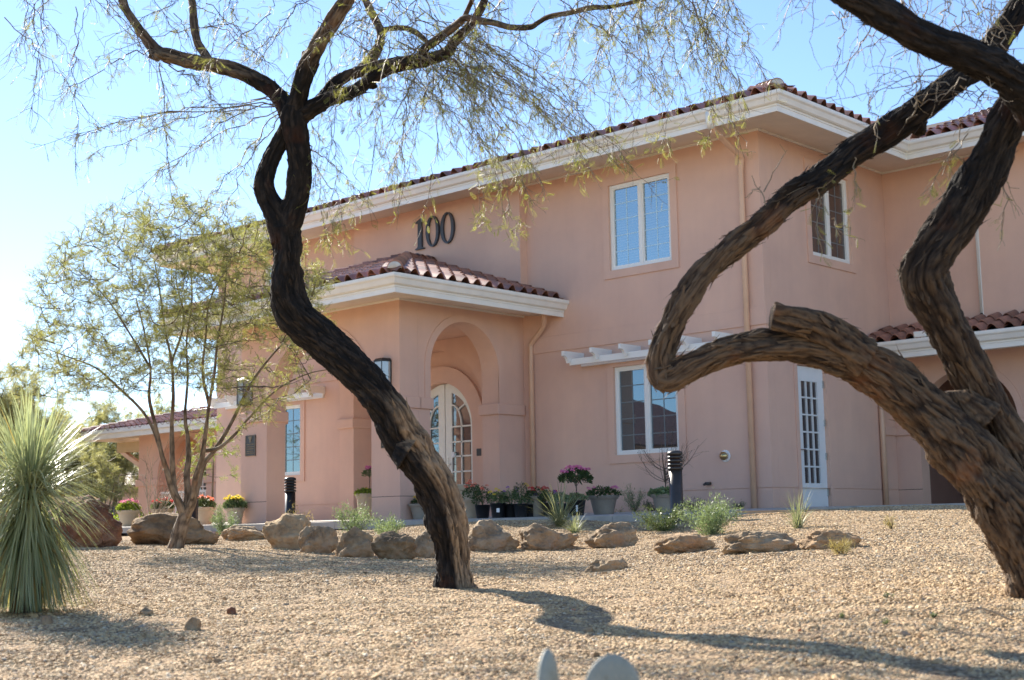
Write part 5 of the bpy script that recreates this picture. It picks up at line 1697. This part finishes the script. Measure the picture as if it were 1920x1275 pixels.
grass_clump('spiky grey green grass clump with arching blades before the nursery pots', 1050, 988, 125, 150, 1.0, wd=.013)
grass_clump('small spiky grass clump just right of the bigger arching one', 1078, 1000, 62, 80, 1.0, wd=.011)
grass_clump('upright grass clump on the gravel in front of the side door', 1497, 991, 120, 110, .75, wd=.0065)

# spiky yucca at the left
by, _ = ground_hit(48, 1148); dy = float((RM.T @ (by - CAM))[2]); print('yucca d', dy)
YU = thing('yucca', 'big spiky blue green yucca with pale sunlit blades at the left edge', 'yucca', by)
VV = []; FF = []; TI = []; o = 0; K = 9
pm = dy / FPX; DRY = []
for k in range(2000):
    u = rng.random(); z0 = (1148 - 880) * pm * (.55 + .45 * u) + rng.normal(0, .02)
    a = rng.uniform(0, 6.28)
    if u < .45: el = rng.uniform(-1.35, -.5); L = rng.uniform(.50, .85)
    else: el = rng.uniform(-.6, 1.5); a += rng.normal(0, .3); L = rng.uniform(.40, .66)
    d_ = np.array([math.cos(a) * math.cos(el), math.sin(a) * math.cos(el), math.sin(el)])
    p = np.array([math.cos(a) * .05, math.sin(a) * .05, z0]); side = np.cross(d_, [0, 0, 1.0]); side /= np.linalg.norm(side) + 1e-9
    tn = float(np.clip(.45 + .4 * max(0, math.sin(el)) + rng.normal(0, .22), 0, 1)) if u > .45 else float(np.clip(rng.normal(.25, .18), 0, 1))
    DRY.append(bool(u < .09 or rng.random() < .02)); bend = rng.normal(0, .05, 3); droopk = rng.uniform(.3, 2.4)
    for j in range(K):
        w_ = .009 * min(1, .5 + j * .3) * (1 - (j / (K - 1)) ** 2.2 * .93)
        nn = np.cross(side, d_)
        VV += [p - side * w_ / 2, p + side * w_ / 2]; p = p + d_ * L / K
        d_ = d_ + bend * (j / K) + np.array([0, 0, (-.05 if u > .45 else -.10) * droopk]); d_ /= np.linalg.norm(d_)
        if p[2] < .012: p[2] = .012
        if j: FF.append((o + 2 * j - 2, o + 2 * j - 1, o + 2 * j + 1, o + 2 * j))
    o += 2 * K; TI += [tn] * (2 * K)
VV = np.array(VV); FF = np.array(FF); TI = np.array(TI); dry = np.array(DRY)[FF[:, 0] // (2 * K)]
fast_mesh('blades', VV, FF[~dry], 'leaf_yucca', YU, tint=TI); fast_mesh('dry_blades', VV, FF[dry], 'leaf_dry', YU, tint=TI)
mb = MB(); mb.lathe([(.09, 0), (.08, .3), (.06, (1148 - 900) * pm)], 12); mb.build('stem', 'bark_young', YU)

# prickly pear pads at the bottom edge
def pad_mat():
    m, t, bs = new_mat('cactus_skin')
    n = tex(t, 'noise', 14, 3); c = ramp(t, n.outputs[0], [(.3, (.19, .21, .175)), (.7, (.29, .305, .265))])
    v = tex(t, 'vor', 42); dd = ramp(t, v.outputs['Distance'], [(.05, (.35, .25, .14)), (.16, (1, 1, 1))])
    t.links.new(mix_rgb(t, .8, c, dd, 'MULTIPLY'), bs.inputs['Base Color']); bs.inputs['Roughness'].default_value = .6
    MATS['cactus'] = m
pad_mat()
dpc = 2.75
bpc = at_dist(1090, dpc, 1300)
PC = thing('prickly_pear', 'blurred grey green prickly pear pads poking up at the bottom edge', 'cactus', bpc)
def spines(p_obj, w_, h):
    m = MB()
    for i in range(-3, 4):
        for j in range(1, 8):
            x = i * w_ * .13 + (j % 2) * w_ * .06; z = h * j / 8
            e = (x / (w_ / 2)) ** 2 + ((z - h / 2) / (h / 2)) ** 2
            if e > .85: continue
            for sgn in (-1, 1):
                y = sgn * .016 * math.sqrt(1 - e)
                for q in range(3):
                    dx, dz = random.uniform(-.008, .008), random.uniform(-.008, .008)
                    m.add([(x - .0006, y, z), (x + .0006, y, z), (x + dx, y + sgn * random.uniform(.008, .018), z + dz)], [(0, 1, 2)])
    m.build('spines', 'spine', p_obj)
simple('spine', (.62, .56, .42), .5)
def pad(cx, top, w_, h, yaw, tilt=0, dd=0, base=None):
    bm = bmesh.new(); bmesh.ops.create_uvsphere(bm, u_segments=28, v_segments=18, radius=1)
    for v in bm.verts:
        z = v.co.z; f = 1 - .22 * (z < 0) * z * z
        v.co = Vector((v.co.x * w_ / 2 * f, v.co.y * .016, z * h / 2 + h / 2))
    me = bpy.data.meshes.new('pad'); bm.to_mesh(me); bm.free(); me.materials.append(MATS['cactus'])
    for p in me.polygons: p.use_smooth = True
    o_ = bpy.data.objects.new('pad', me); COL.objects.link(o_); o_.parent = PC
    p = at(cx, top, dpc + dd) - bpc
    o_.location = (p[0], p[1], p[2] - h); o_.rotation_euler = (0, tilt, math.atan2(RH[1], RH[0]) + yaw); spines(o_, w_, h)
pad(1142, 1226, .125, .17, .25, .05); pad(1028, 1215, .11, .17, 1.22, -.05, .05)
pad(1100, 1330, .14, .20, .1, 0, .03); pad(1060, 1335, .12, .22, -.5, 0, .12); pad(1150, 1372, .14, .18, .3, 0, 0)

# ================================================================== POTS AND FLOWERS
def pot(label, px, Y, rtop, h, style='pot_tan', name='planter', rim=True, group=None, cat='plant pot'):
    b = onY(px, Y)
    t = thing(name, label, cat, b, group=group)
    mb = MB(); rb = rtop * .68; th = .015
    if style == 'pot_black':
        mb.lathe([(rb * 1.12, 0), (rtop, h * .96), (rtop * 1.04, h * .96), (rtop * 1.04, h), (rtop * .95, h), (rtop * .93, h * .9)], 20)
    else:
        mb.lathe([(rb, 0), (rb * 1.02, .01), (rtop * .92, h * .80), (rtop * .93, h * .81), (rtop, h * .815), (rtop * 1.04, h * .84), (rtop * 1.05, h * .93), (rtop * 1.09, h * .95), (rtop * 1.09, h), (rtop * 1.0, h), (rtop * .96, h * .93)], 28, cap=False)
    mb.build('body', style, t)
    m2 = MB(); m2.lathe([(rtop * .96, h * .91), (rtop * .5, h * .935), (.01, h * .94)], 20); m2.build('soil', 'soil', t)
    return t, b, h

def flowers(label, b, zt, r, hh, lmat, fmat, nf=30, fl=.028, nleaf=500, lsize=.03, name='flowering_plant', cat='flower', spread=1.0, cluster=5, narrow=.5, group=None):
    t = thing(name, label, cat, (b[0], b[1], b[2] + zt), group=group)
    # leaves fill a low dome
    k = nleaf
    a = rng.uniform(0, 6.28, k); rr = np.sqrt(rng.random(k)) * r * spread; zz = hh * (1 - (rr / (r * spread)) ** 2 * .6) * rng.random(k) ** .45
    pos = np.stack([np.cos(a) * rr, np.sin(a) * rr, zz], -1); dr = np.stack([np.cos(a), np.sin(a), rng.uniform(-.2, 1.2, k)], -1) + rng.normal(0, .5, (k, 3))
    V, F = BLADE; place_template(V * np.array([1, narrow, 1]), F, pos, dr, rng.uniform(lsize * .6, lsize * 1.4, k), 'foliage', lmat, t)
    tw = Twigs()
    for _ in range(12):
        a = rng.uniform(0, 6.28); q = rng.uniform(.2, .8) * r
        P = np.linspace(0, 1, 5)[:, None] * np.array([math.cos(a) * q, math.sin(a) * q, hh * .8]); tw.line(P, .0035, .002)
    tw.build('stems', 'leaf_stem', t)
    # blooms: each a head of petals
    PV, PF = BLADE
    for i in range(max(1, nf // cluster)):
        a = rng.uniform(0, 6.28); q = math.sqrt(rng.random()) * r * spread * .95
        c = np.array([math.cos(a) * q, math.sin(a) * q, hh * (1.02 - .35 * (q / (r * spread)) ** 2) + rng.uniform(-.02, .03)])
        n = cluster * 5
        dd = rng.normal(0, 1, (n, 3)); dd[:, 2] = np.abs(dd[:, 2]) * .8; dd /= np.linalg.norm(dd, axis=1)[:, None]
        pp = c + dd * fl * .6
        place_template(PV * np.array([1, .75, 1]), PF, pp, dd + rng.normal(0, .3, (n, 3)), rng.uniform(fl * .4, fl * .8, n), 'bloom', fmat, t, roll=True)
    return t
simple('leaf_stem', (.07, .11, .04), .6)

# entrance pots, right of the trunk
t, b, h = pot('wide squat grey planter standing against the corner pillar, left of the trunk', 791, -3.0, .23, .27, 'pot_grey')
flowers('yellow pansies in the squat planter beside the corner pillar', b, h * .9, .2, .16, 'leaf_dark', 'fl_yellow', 50, .028)
t, b, h = pot('tall cream urn planter with wide rim in front of the arched door', 867, -2.15, .27, .60, 'pot_tan')
t, b, h = pot('slim tan pot holding red geraniums in front of the arched door', 885, -3.55, .145, .32, 'pot_tan')
flowers('coral red geraniums in the slim tan pot by the cream urn', b, h * .9, .16, .30, 'leaf_dark', 'fl_coral', 45, .035)
t, b, h = pot('tan pot with red blooms between the nursery pots and the grass clump', 1008, -3.5, .165, .33, 'pot_grey')
flowers('red blooms in the tan pot right of the black nursery pots', b, h * .9, .2, .17, 'leaf_dark', 'fl_red', 50, .033)
GN = 'black nursery pots on the walk'
for px, Y, r, h_, lb, lf, fm, nf, hh, l2 in (
        (905, -3.75, .13, .22, 'black nursery pot, first right of the slim tan pot', 'leaf_dark', 'fl_coral', 20, .36, 'tall coral geranium in the first black nursery pot'),
        (934, -3.9, .13, .24, 'black nursery pot with a white tag on its front', 'leaf_shrub', 'fl_yellow', 30, .22, 'yellow and orange pansies in the tagged black nursery pot'),
        (957, -3.7, .13, .22, 'black nursery pot just right of the tagged one', 'leaf_sage', 'fl_purple', 25, .26, 'small purple flowers with grey leaves in a black nursery pot'),
        (977, -3.85, .12, .22, 'black nursery pot with tall yellow daffodils', 'leaf_dark', 'fl_yellow', 12, .38, 'yellow daffodils with upright leaves above the black nursery pots'),
        (993, -3.6, .12, .2, 'black nursery pot beside the red blooming tan pot', 'leaf_sage', 'fl_purple', 8, .2, 'pale grey leafed plant in the pot beside the red blooms'),
        (1030, -3.55, .13, .22, 'black nursery pot right of the red blooming tan pot', 'leaf_dark', 'fl_red', 20, .24, 'dark leafy plant with a few red blooms right of the tan pot'),
        (1052, -3.6, .13, .2, 'black nursery pot half hidden by the arching grass', 'leaf_sage', 'fl_purple', 10, .2, 'grey leafed bedding plant half hidden by the arching grass')):
    t, b, h = pot(lb, px, Y, r, h_, 'pot_black', name='nursery_pot', group=GN)
    flowers(l2, b, h * .9, r * 1.25, hh, lf, fm, nf, .03, 420, .035, narrow=.3 if 'daffodil' in l2 else .5)
    if 'white tag' in lb:
        m = MB(); p = Vector(tuple(-FH * r * 1.03)); m.bar(p + Vector((0, 0, .09)), p + Vector((0, 0, .155)), .05, .004, up=tuple(FH)); m.build('plant_tag', 'tag_white', t)
# standard azalea
t, b, h = pot('black nursery pot holding the lollipop shaped azalea', 1081, -3.3, .15, .24, 'pot_black', name='nursery_pot', group=GN)
m = MB(); p = Vector(tuple(-FH * .155)); m.bar(p + Vector((0, 0, .06)), p + Vector((0, 0, .16)), .03, .004, up=tuple(FH)); m.build('plant_tag', 'tag_white', t)
flowers('low grey foliage around the stem of the lollipop azalea', b, h * .9, .2, .14, 'leaf_sage', 'fl_pink', 0, .01, 500, .035, name='bedding_plant', cat='plant')
az = flowers('lollipop shaped azalea with pink blooms on a bare stem', b, .50, .26, .26, 'leaf_dark', 'fl_pink', 110, .038, 900, .045, name='azalea_standard', cat='azalea')
mb = MB(); mb.tube([(0, 0, -.30), (.01, 0, -.1), (-.01, .01, .1)], .012, 6); mb.tube([(0, 0, -.05), (.1, .02, .1)], .006, 5); mb.tube([(0, 0, -.05), (-.1, .04, .1)], .006, 5); mb.build('stem', 'twig', az)
t, b, h = pot('wide tan bowl planter with magenta flowers under the front window', 1132, -2.6, .235, .30, 'pot_grey')
flowers('magenta cyclamen in the wide bowl planter', b, h * .9, .27, .18, 'leaf_dark', 'fl_pink', 60, .03, 600, .04)
t, b, h = pot('grey planter behind the tall bollard holding a bare shrub', 1249, -2.4, .225, .29, 'pot_grey')
flowers('round grey green kale leaves in the planter behind the tall bollard', b, h * .88, .24, .13, 'leaf_sage', 'fl_pink', 0, .01, 420, .06, name='kale_plant', cat='plant', narrow=.9)
BS = thing('bare_shrub', 'leafless shrub with fine branches fanning out in front of the window', 'shrub', (b[0], b[1], b[2] + .25))
tw = Twigs(); tw.line(np.array([(0, 0, 0), (.01, 0, .25), (0, .01, .45)]), .012, .009)
for k in range(26):
    a = rng.uniform(0, 6.28); L = rng.uniform(.5, 1.05); s0 = np.array([0, 0, rng.uniform(.2, .45)])
    e = s0 + np.array([math.cos(a) * L * .62, math.sin(a) * L * .62, L * rng.uniform(.3, .9)])
    f = np.linspace(0, 1, 10)[:, None]; mid = (s0 + e) / 2 + np.array([math.cos(a), math.sin(a), -.9]) * .12
    P = s0 * (1 - f) ** 2 + 2 * mid * f * (1 - f) + e * f * f
    tw.line(P, .006, .0025)
    for _ in range(4):
        j = rng.integers(3, 9); d_ = (e - s0) / L + rng.normal(0, .35, 3); d_[2] += .3; tw.sprig(P[j], d_ / np.linalg.norm(d_), rng.uniform(.12, .35), 0, -.1, .0022)
tw.build('branches', 'twig', BS)
# inside the portico
t, b, h = pot('tall tan urn planter seen inside the entrance portico behind the corner pillar', 684, -2.2, .17, .52, 'pot_tan')
flowers('pale green trailing plant in the tall urn inside the portico', b, h * .92, .19, .14, 'leaf_bright', 'fl_yellow', 8, .02, 500, .045)
hb = flowers('bright red geranium standing above the urn inside the portico', b + np.array([.09, .05, 0]), h + .30, .13, .2, 'leaf_shrub', 'fl_pink', 60, .035, 260, .04)
mb = MB(); mb.tube([(0, 0, -.3), (0, 0, .1)], .008, 6); mb.build('stem', 'twig', hb)
# left pots
GL = 'flower pots along the left walk'
for px, r, h_, fm, lb, l2 in ((241, .27, .40, 'fl_pink', 'tan flower pot farthest left, holding pink flowers', 'pink flowers in the farthest left pot'),
                              (305, .25, .40, 'fl_red', 'tan flower pot behind the small tree, holding red flowers', 'red geraniums in the pot left of the small tree'),
                              (382, .26, .40, 'fl_coral', 'tan flower pot right of the black post, holding coral flowers', 'coral flowers in the pot between small tree and pillar'),
                              (441, .24, .36, 'fl_yellow', 'tan flower pot beside the leftmost pillar, holding yellow flowers', 'yellow and white flowers in the pot beside the leftmost pillar')):
    Y = -3.2 if px < 420 else -3.6
    t, b, h = pot(lb, px, Y, r * (.9 if px < 420 else .78), h_ * .9, 'pot_tan', group=GL)
    flowers(l2, b, h * .88, r * .9, .25, 'leaf_bright' if px < 300 else 'leaf_shrub', fm, 60, .05, 900, .055)
# leafless little shrub by the wing, young tree with yellow leaves
YT = thing('young_tree', 'young tree with a few yellow leaves in front of the wing railing', 'tree', onY(397, -1.5))
mb_l = [np.array([(0, 0, -.1, .03), (.02, 0, .8, .022), (0, .03, 1.4, .016), (.02, 0, 1.9, .01)])]
bark_limbs('trunk', YT, mb_l, 'bark_young', seg=.08, seed=77, amp=.3)
tg = np.array([(rng.normal(0, .38), rng.normal(0, .38), rng.uniform(1.0, 2.5)) for _ in range(60)])
grow(YT, mb_l, tg, r_tip=.004, leafp=.8, leaf_n=2, lsize=.11, subs=2, lmat='leaf_bright')
BT = thing('bare_shrub', 'leafless pale shrub in front of the wing arch, left of the small tree', 'shrub', onY(283, -4.2))
tw = Twigs()
for k in range(22):
    a = rng.uniform(0, 6.28); L = rng.uniform(.9, 2.2); e = np.array([math.cos(a) * L * .6, math.sin(a) * L * .6, L * rng.uniform(.5, 1)])
    f = np.linspace(0, 1, 9)[:, None]; tw.line(f * e + np.sin(f * 3) * rng.normal(0, .06, 3), .010, .004)
    for _ in range(5): tw.sprig(e * rng.uniform(.3, .9), (e / L + rng.normal(0, .5, 3)), rng.uniform(.2, .6), 0, 0, .004)
tw.build('branches', 'twig_pale', BT)

# ================================================================== FITTINGS
def bollard(label, px, Y, h, r, mat):
    b = onY(px, Y); b[2] = min(b[2], gz(b[0], b[1])) if Y > -4.36 else b[2]
    t = thing('bollard_light', label, 'bollard light', b)
    mb = MB(); mb.lathe([(r * .96, -.1), (r * .96, h - .27)], 24); mb.build('post', mat, t)
    for k in range(4):
        z = h - .265 + k * .052
        m = MB(); m.lathe([(r * .98, z + .008), (r * 1.1, z), (r * 1.1, z + .022), (r * .98, z + .036), (r * .75, z + .037)], 24); m.build('louvre', mat, t)
    m = MB(); m.lathe([(r * .72, h - .27), (r * .72, h - .05)], 20); m.build('lamp_core', 'interior_dark', t)
    m = MB(); m.lathe([(r * .98, h - .058), (r * 1.1, h - .062), (r * 1.1, h - .035), (r * 1.0, h - .015), (r * .7, h), (.005, h + .006)], 24); m.build('cap', mat, t)
    return t
bollard('bronze louvred bollard light in front of the lower window', 1269, -4.55, .985, .098, 'bronze')
bollard('black louvred bollard light between the leftmost pillar and the trunk', 544, -4.5, 1.0, .098, 'black_metal')
bollard('black bollard post behind the small feathery tree', 361, -4.2, .98, .115, 'black_metal')

def lantern(label, x, z0, z1):
    y = PY - .003
    t = thing('wall_lantern', label, 'lantern', (x, y, z0))
    H = z1 - z0; w_ = .145; dpt = .20
    m = MB(); m.box(-w_, w_, -.015, .0, .02, H - .04); m.build('back_plate', 'black_metal', t)
    ft = [(-w_, -.015), (-w_ * .72, -dpt), (w_ * .72, -dpt), (w_, -.015)]
    m = MB()
    for a, b in zip(ft[:-1], ft[1:]): m.add([(a[0], a[1], .02), (b[0], b[1], .02), (b[0], b[1], H - .06), (a[0], a[1], H - .06)], [(0, 1, 2, 3)])
    m.build('glass_panels', 'glass_lamp', t)
    m = MB()
    for a in ft: m.bar((a[0], a[1] - .003, .0), (a[0], a[1] - .003, H - .05), .014, .014)
    for z in (.01, H - .055):
        for a, b in zip(ft[:-1], ft[1:]): m.bar((a[0], a[1] - .003, z), (b[0], b[1] - .003, z), .016, .022)
    m.build('frame', 'black_metal', t)
    m = MB(); e = 1.12
    lo = [(p[0] * e, p[1] * 1.06, H - .05) for p in ft]; hi = [(p[0] * .9, p[1] * .86, H) for p in ft]
    m.add(lo + hi, [(0, 1, 5, 4), (1, 2, 6, 5), (2, 3, 7, 6), (4, 5, 6, 7), (3, 2, 1, 0)]); m.build('cap', 'dark_metal', t)
    m = MB(); m.box(-w_ * .95, w_ * .95, -dpt * .95, -.015, -.012, .0); m.build('base', 'black_metal', t)
    m = MB(); m.lathe([(.025, .05), (.03, .14), (.045, .22), (.03, .32), (.012, .34)], 12, (0, -.1, 0)); m.build('bulb', 'tag_white', t)
    return t
lantern('black wall lantern on the corner pillar right of the big arch', -6.03, 2.27, 2.84)
lantern('black wall lantern on the leftmost pillar seen through the small tree', -10.24, 2.29, 2.84)

def plaque(label, x0, x1, z0, z1):
    y = PY
    t = thing('plaque', label, 'plaque', ((x0 + x1) / 2, y, z0))
    w_ = (x1 - x0) / 2; H = z1 - z0
    m = MB(); m.box(-w_, w_, -.022, -.001, 0, H); m.build('plate', 'bronze', t, bevel=.004)
    m = MB(); m.box(-w_, w_, -.027, -.0225, 0, .010); m.box(-w_, w_, -.027, -.0225, H - .010, H); m.box(-w_, -w_ + .01, -.027, -.0225, .0105, H - .0105); m.box(w_ - .01, w_, -.027, -.0225, .0105, H - .0105); m.build('border', 'plaque_gold', t)
    # small cup-like emblem and lines of worn lettering
    m = MB(); em = [(-.035, .0), (.035, .0), (.022, .02), (.018, .045), (.05, .08), (.055, .12), (-.055, .12), (-.05, .08), (-.018, .045), (-.022, .02)]
    k = len(em); zc = H * .66
    m.add([(a, -.030, zc + b) for a, b in em] + [(a, -.022, zc + b) for a, b in em], [tuple(range(k))] + [(i, i + k, (i + 1) % k + k, (i + 1) % k) for i in range(k)]); m.build('emblem', 'plaque_gold', t)
    r_ = random.Random(int(abs(x0) * 10))
    m = MB()
    for zi, ww in ((.56, .75), (.44, .7), (.34, .75), (.22, .7), (.12, .72)):
        x = -w_ * ww
        while x < w_ * ww:
            c = r_.uniform(.008, .02); m.box(x, x + c, -.026, -.0225, H * zi - .010, H * zi + .012); x += c + .007
    m.build('worn_lettering', 'plaque_gold', t)
    return t
simple('plaque_gold', (.22, .16, .09), .45, metal=.4)
plaque('dark bronze plaque with gold emblem on the leftmost pillar', -10.30, -9.97, 1.25, 1.67)
plaque('dark bronze plaque on the corner pillar, half hidden by the trunk', -6.16, -5.90, 1.20, 1.68)

def digit_one(x0, x1, z0, z1, y):
    w_ = x1 - x0; H = z1 - z0; c = x0 + w_ * .56
    p = [(x0 + .02 * w_, 0), (x1, 0), (x1, .03 * H), (c + .22 * w_, .06 * H), (c + .19 * w_, .12 * H), (c + .19 * w_, H), (c + .06 * w_, H), (x0 + .04 * w_, .90 * H), (x0 + .04 * w_, .865 * H), (c - .22 * w_, .87 * H), (c - .24 * w_, .12 * H), (c - .28 * w_, .06 * H), (x0 + .02 * w_, .03 * H)]
    return [(a, z0 + b) for a, b in p]
def make_digit(label, kind, x0, x1):
    y0, z0, z1 = -.2, 5.68, 6.35
    m = MB(); fn = mapF(y0 - .055)
    if kind == '1': slabh(m, fn, digit_one(x0, x1, z0, z1, y0), [], .045)
    else:
        cx = (x0 + x1) / 2; rx = (x1 - x0) / 2; cz = (z0 + z1) / 2; rz_ = (z1 - z0) / 2; n = 40
        slabh(m, fn, [(cx + rx * math.cos(2 * math.pi * k / n), cz + rz_ * math.sin(2 * math.pi * k / n)) for k in range(n)],
              [[(cx + rx * .58 * math.cos(2 * math.pi * k / n), cz + rz_ * .90 * math.sin(2 * math.pi * k / n)) for k in range(n)]], .045)
    o = m.build('house_number', 'digit_metal', None, bevel=.006)
    return tag(o, label, 'house number', 'digits of the house number 100')
make_digit('dark metal numeral 1 on the upper wall above the portico', '1', -8.56, -8.28)
make_digit('middle numeral 0 of the dark metal house number', '0', -8.22, -7.82)
make_digit('last numeral 0 of the dark metal house number, rightmost', '0', -7.77, -7.36)

t = thing('door_intercom', 'small dark intercom box with white card reader beside the arched door', 'intercom', (-6.89, -.002, 1.18))
m = MB(); m.box(-.075, .075, -.07, 0, 0, .16); m.build('box', 'bronze', t, bevel=.01)
m = MB(); m.box(-.045, .045, -.03, 0, .165, .225); m.build('card_reader', 'tag_white', t, bevel=.005)
t = thing('wall_valve', 'round brass fire hose valve with a white plate on the front wall', 'valve', (-.93, -.002, .90))
m = MB(); m.lathe([(.105, 0), (.105, .008), (.09, .012)], 28); o = m.build('plate', 'tag_white', t); o.rotation_euler[0] = math.pi / 2
m = MB(); m.lathe([(.06, .012), (.062, .05), (.075, .055), (.075, .075), (.04, .09), (.03, .12), (.005, .122)], 24); o = m.build('cap', 'brass', t); o.rotation_euler[0] = math.pi / 2
t = thing('hose_bib', 'small dark outlet low on the front wall under the brass valve', 'wall outlet', (-1.30, -.002, .43))
m = MB(); m.box(-.05, .06, -.07, 0, -.025, .03); m.build('body', 'bronze', t, bevel=.012)
m = MB(); m.tube([(-.02, -.06, .0), (-.06, -.09, -.02)], .02, 8); m.build('spout', 'bronze', t)

# ================================================================== FAR LEFT BACKGROUND
fb = at_dist(210, 78, 985)
ang = 0.0
FB = thing('far_building', 'distant low pink building with maroon tile roof behind the left trees', 'building', fb)
m = MB()
slabh(m, lambda u, v, w_: (u, -w_, v), rect(-9, 9, -.5, 2.7), [rect(.4, 2.0, -.2, 1.8), rect(-4.5, -1.6, -.2, 2.0)], .3); m.build('wall', 'stucco', FB)
m = MB(); m.box(-9, 9, .6, .7, -.5, 2.7); m.build('dark_opening', 'interior_dark', FB)
m = MB(); m.add([(-10, -1, 2.6), (10, -1, 2.6), (10, 5, 5.2), (-10, 5, 5.2), (-10, -1, 2.75), (10, -1, 2.75)], [(0, 1, 5, 4), (4, 5, 2, 3)]); m.build('roof', 'maroon', FB)
fw = at_dist(138, 34, 940)
m = MB(); m.box(-.5, .5, -.2, .2, -.3, .95); o = m.build('garden_wall', 'cream_wall', None, bevel=.02); o.location = fw; o.rotation_euler[2] = math.atan2(RH[1], RH[0])
tag(o, 'cream block wall end above the large reddish boulder', 'wall')
FN = thing('wire_fence', 'thin dark metal fence before the distant low pink building', 'fence', at_dist(185, 58, 975))
for k in range(9):
    m = MB(); x = -2.4 + k * .6; m.box(x - .03, x + .03, -.03, .03, -.4, 1.25); m.build('fence_post', 'dark_metal', FN)
for z in (.25, 1.15):
    m = MB(); m.box(-2.4, 2.4, -.035, -.031, z, z + .04); m.build('fence_rail', 'dark_metal', FN)
FN.rotation_euler[2] = math.atan2(RH[1], RH[0])
# house across the drive, outside the frame: it shows in the window reflections
hb_ = np.array([-24.0, -24.0, -.4])
HS = thing('opposite_house', 'low pink house with tiled roof across the drive, reflected in the windows', 'building', hb_)
m = MB(); m.box(-9, 9, -4, 4, -.3, 3.0); m.build('wall', 'stucco', HS)
m = MB(); m.add([(-10, -5, 2.9), (10, -5, 2.9), (10, 5, 2.9), (-10, 5, 2.9), (-5, 0, 5.1), (5, 0, 5.1)], [(0, 1, 5, 4), (1, 2, 5), (2, 3, 4, 5), (3, 0, 4), (3, 2, 1, 0)]); m.build('roof', 'maroon', HS)
HS.rotation_euler[2] = math.radians(40)
# fallen leaves
LEAFL = ['fallen red leaf on the gravel close left of the trunk foot', 'fallen orange leaf on the gravel between trunk and bottom edge', 'fallen leaf nearest the bottom edge, left of the middle', 'fallen orange leaf at the foot of the peaked boulder',
         'fallen leaf beside the trunk shadow', 'fallen leaf lying left of the two nearest ones', 'leftmost fallen orange leaf on the open gravel', 'fallen leaf far right on the gravel in the trunk shadow']
for x, y in ((855, 1148), (778, 1214), (704, 1238), (883, 1040), (1075, 1150), (640, 1205), (515, 1225), (1500, 1190)):
    b, _ = ground_hit(x, y)
    m = MB(); s_ = .018; m.add([(-s_, 0, 0), (-.3 * s_, -.5 * s_, .004), (s_, 0, .008), (-.2 * s_, .55 * s_, .003)], [(0, 1, 2, 3)])
    o = m.build('fallen_leaf', 'leaf_fallen_tmp'.replace('_tmp', ''), None) if 'leaf_fallen' in MATS else m.build('fallen_leaf', simple('leaf_fallen', (.45, .10, .04), .6).name, None)
    o.location = (b[0], b[1], b[2] + .016); o.rotation_euler = (random.uniform(-.4, .4), random.uniform(-.4, .4), random.uniform(0, 6))
    tag(o, LEAFL.pop(0), 'leaf', 'fallen leaves on the gravel')
# dead stick and lath on the gravel
b, _ = ground_hit(1885, 1166)
m = MB(); q = [Vector(tuple(b)) + Vector(tuple(RH)) * (k * .05 - .2) + Vector((0, 0, .03 + .03 * math.sin(k * .9))) for k in range(10)]
m.tube(q, .004, 5); o = m.build('dead_twig', 'twig_pale'); tag(o, 'dry curved twig lying on the gravel below the right trunk', 'twig')
b = at_dist(1465, 19.0)
m = MB(); m.box(-.62, .62, -.03, .03, 0, .03); o = m.build('timber_lath', 'timber', None); o.location = (b[0], b[1], b[2] + .02); o.rotation_euler[2] = math.atan2(RH[1], RH[0]) + .1
tag(o, 'pale timber lath lying on the gravel near the side door', 'lath')

# dry litter on the gravel: needles, pods and bits of twig nobody could count
tw = Twigs()
for k in range(1500):
    d = 4.3 + 14 * rng.random() ** 1.3; t_ = rng.uniform(-.45, .45) * d
    x = CAM[0] + d * FH[0] + t_ * RH[0]; y = CAM[1] + d * FH[1] + t_ * RH[1]
    if y > -4.5: continue
    z = gz(x, y) + .014; a = rng.uniform(0, 6.28); L = rng.uniform(.02, .09)
    e = np.array([math.cos(a) * L, math.sin(a) * L, rng.uniform(-.004, .008)]); p_ = np.array([x, y, z])
    tw.line(np.array([p_, p_ + e * .5 + np.array([0, 0, .004]) + rng.normal(0, L * .08, 3) * [1, 1, 0], p_ + e]), .0016, .001)
tag(tw.build('dry_litter', 'twig_pale', None), kind='stuff')
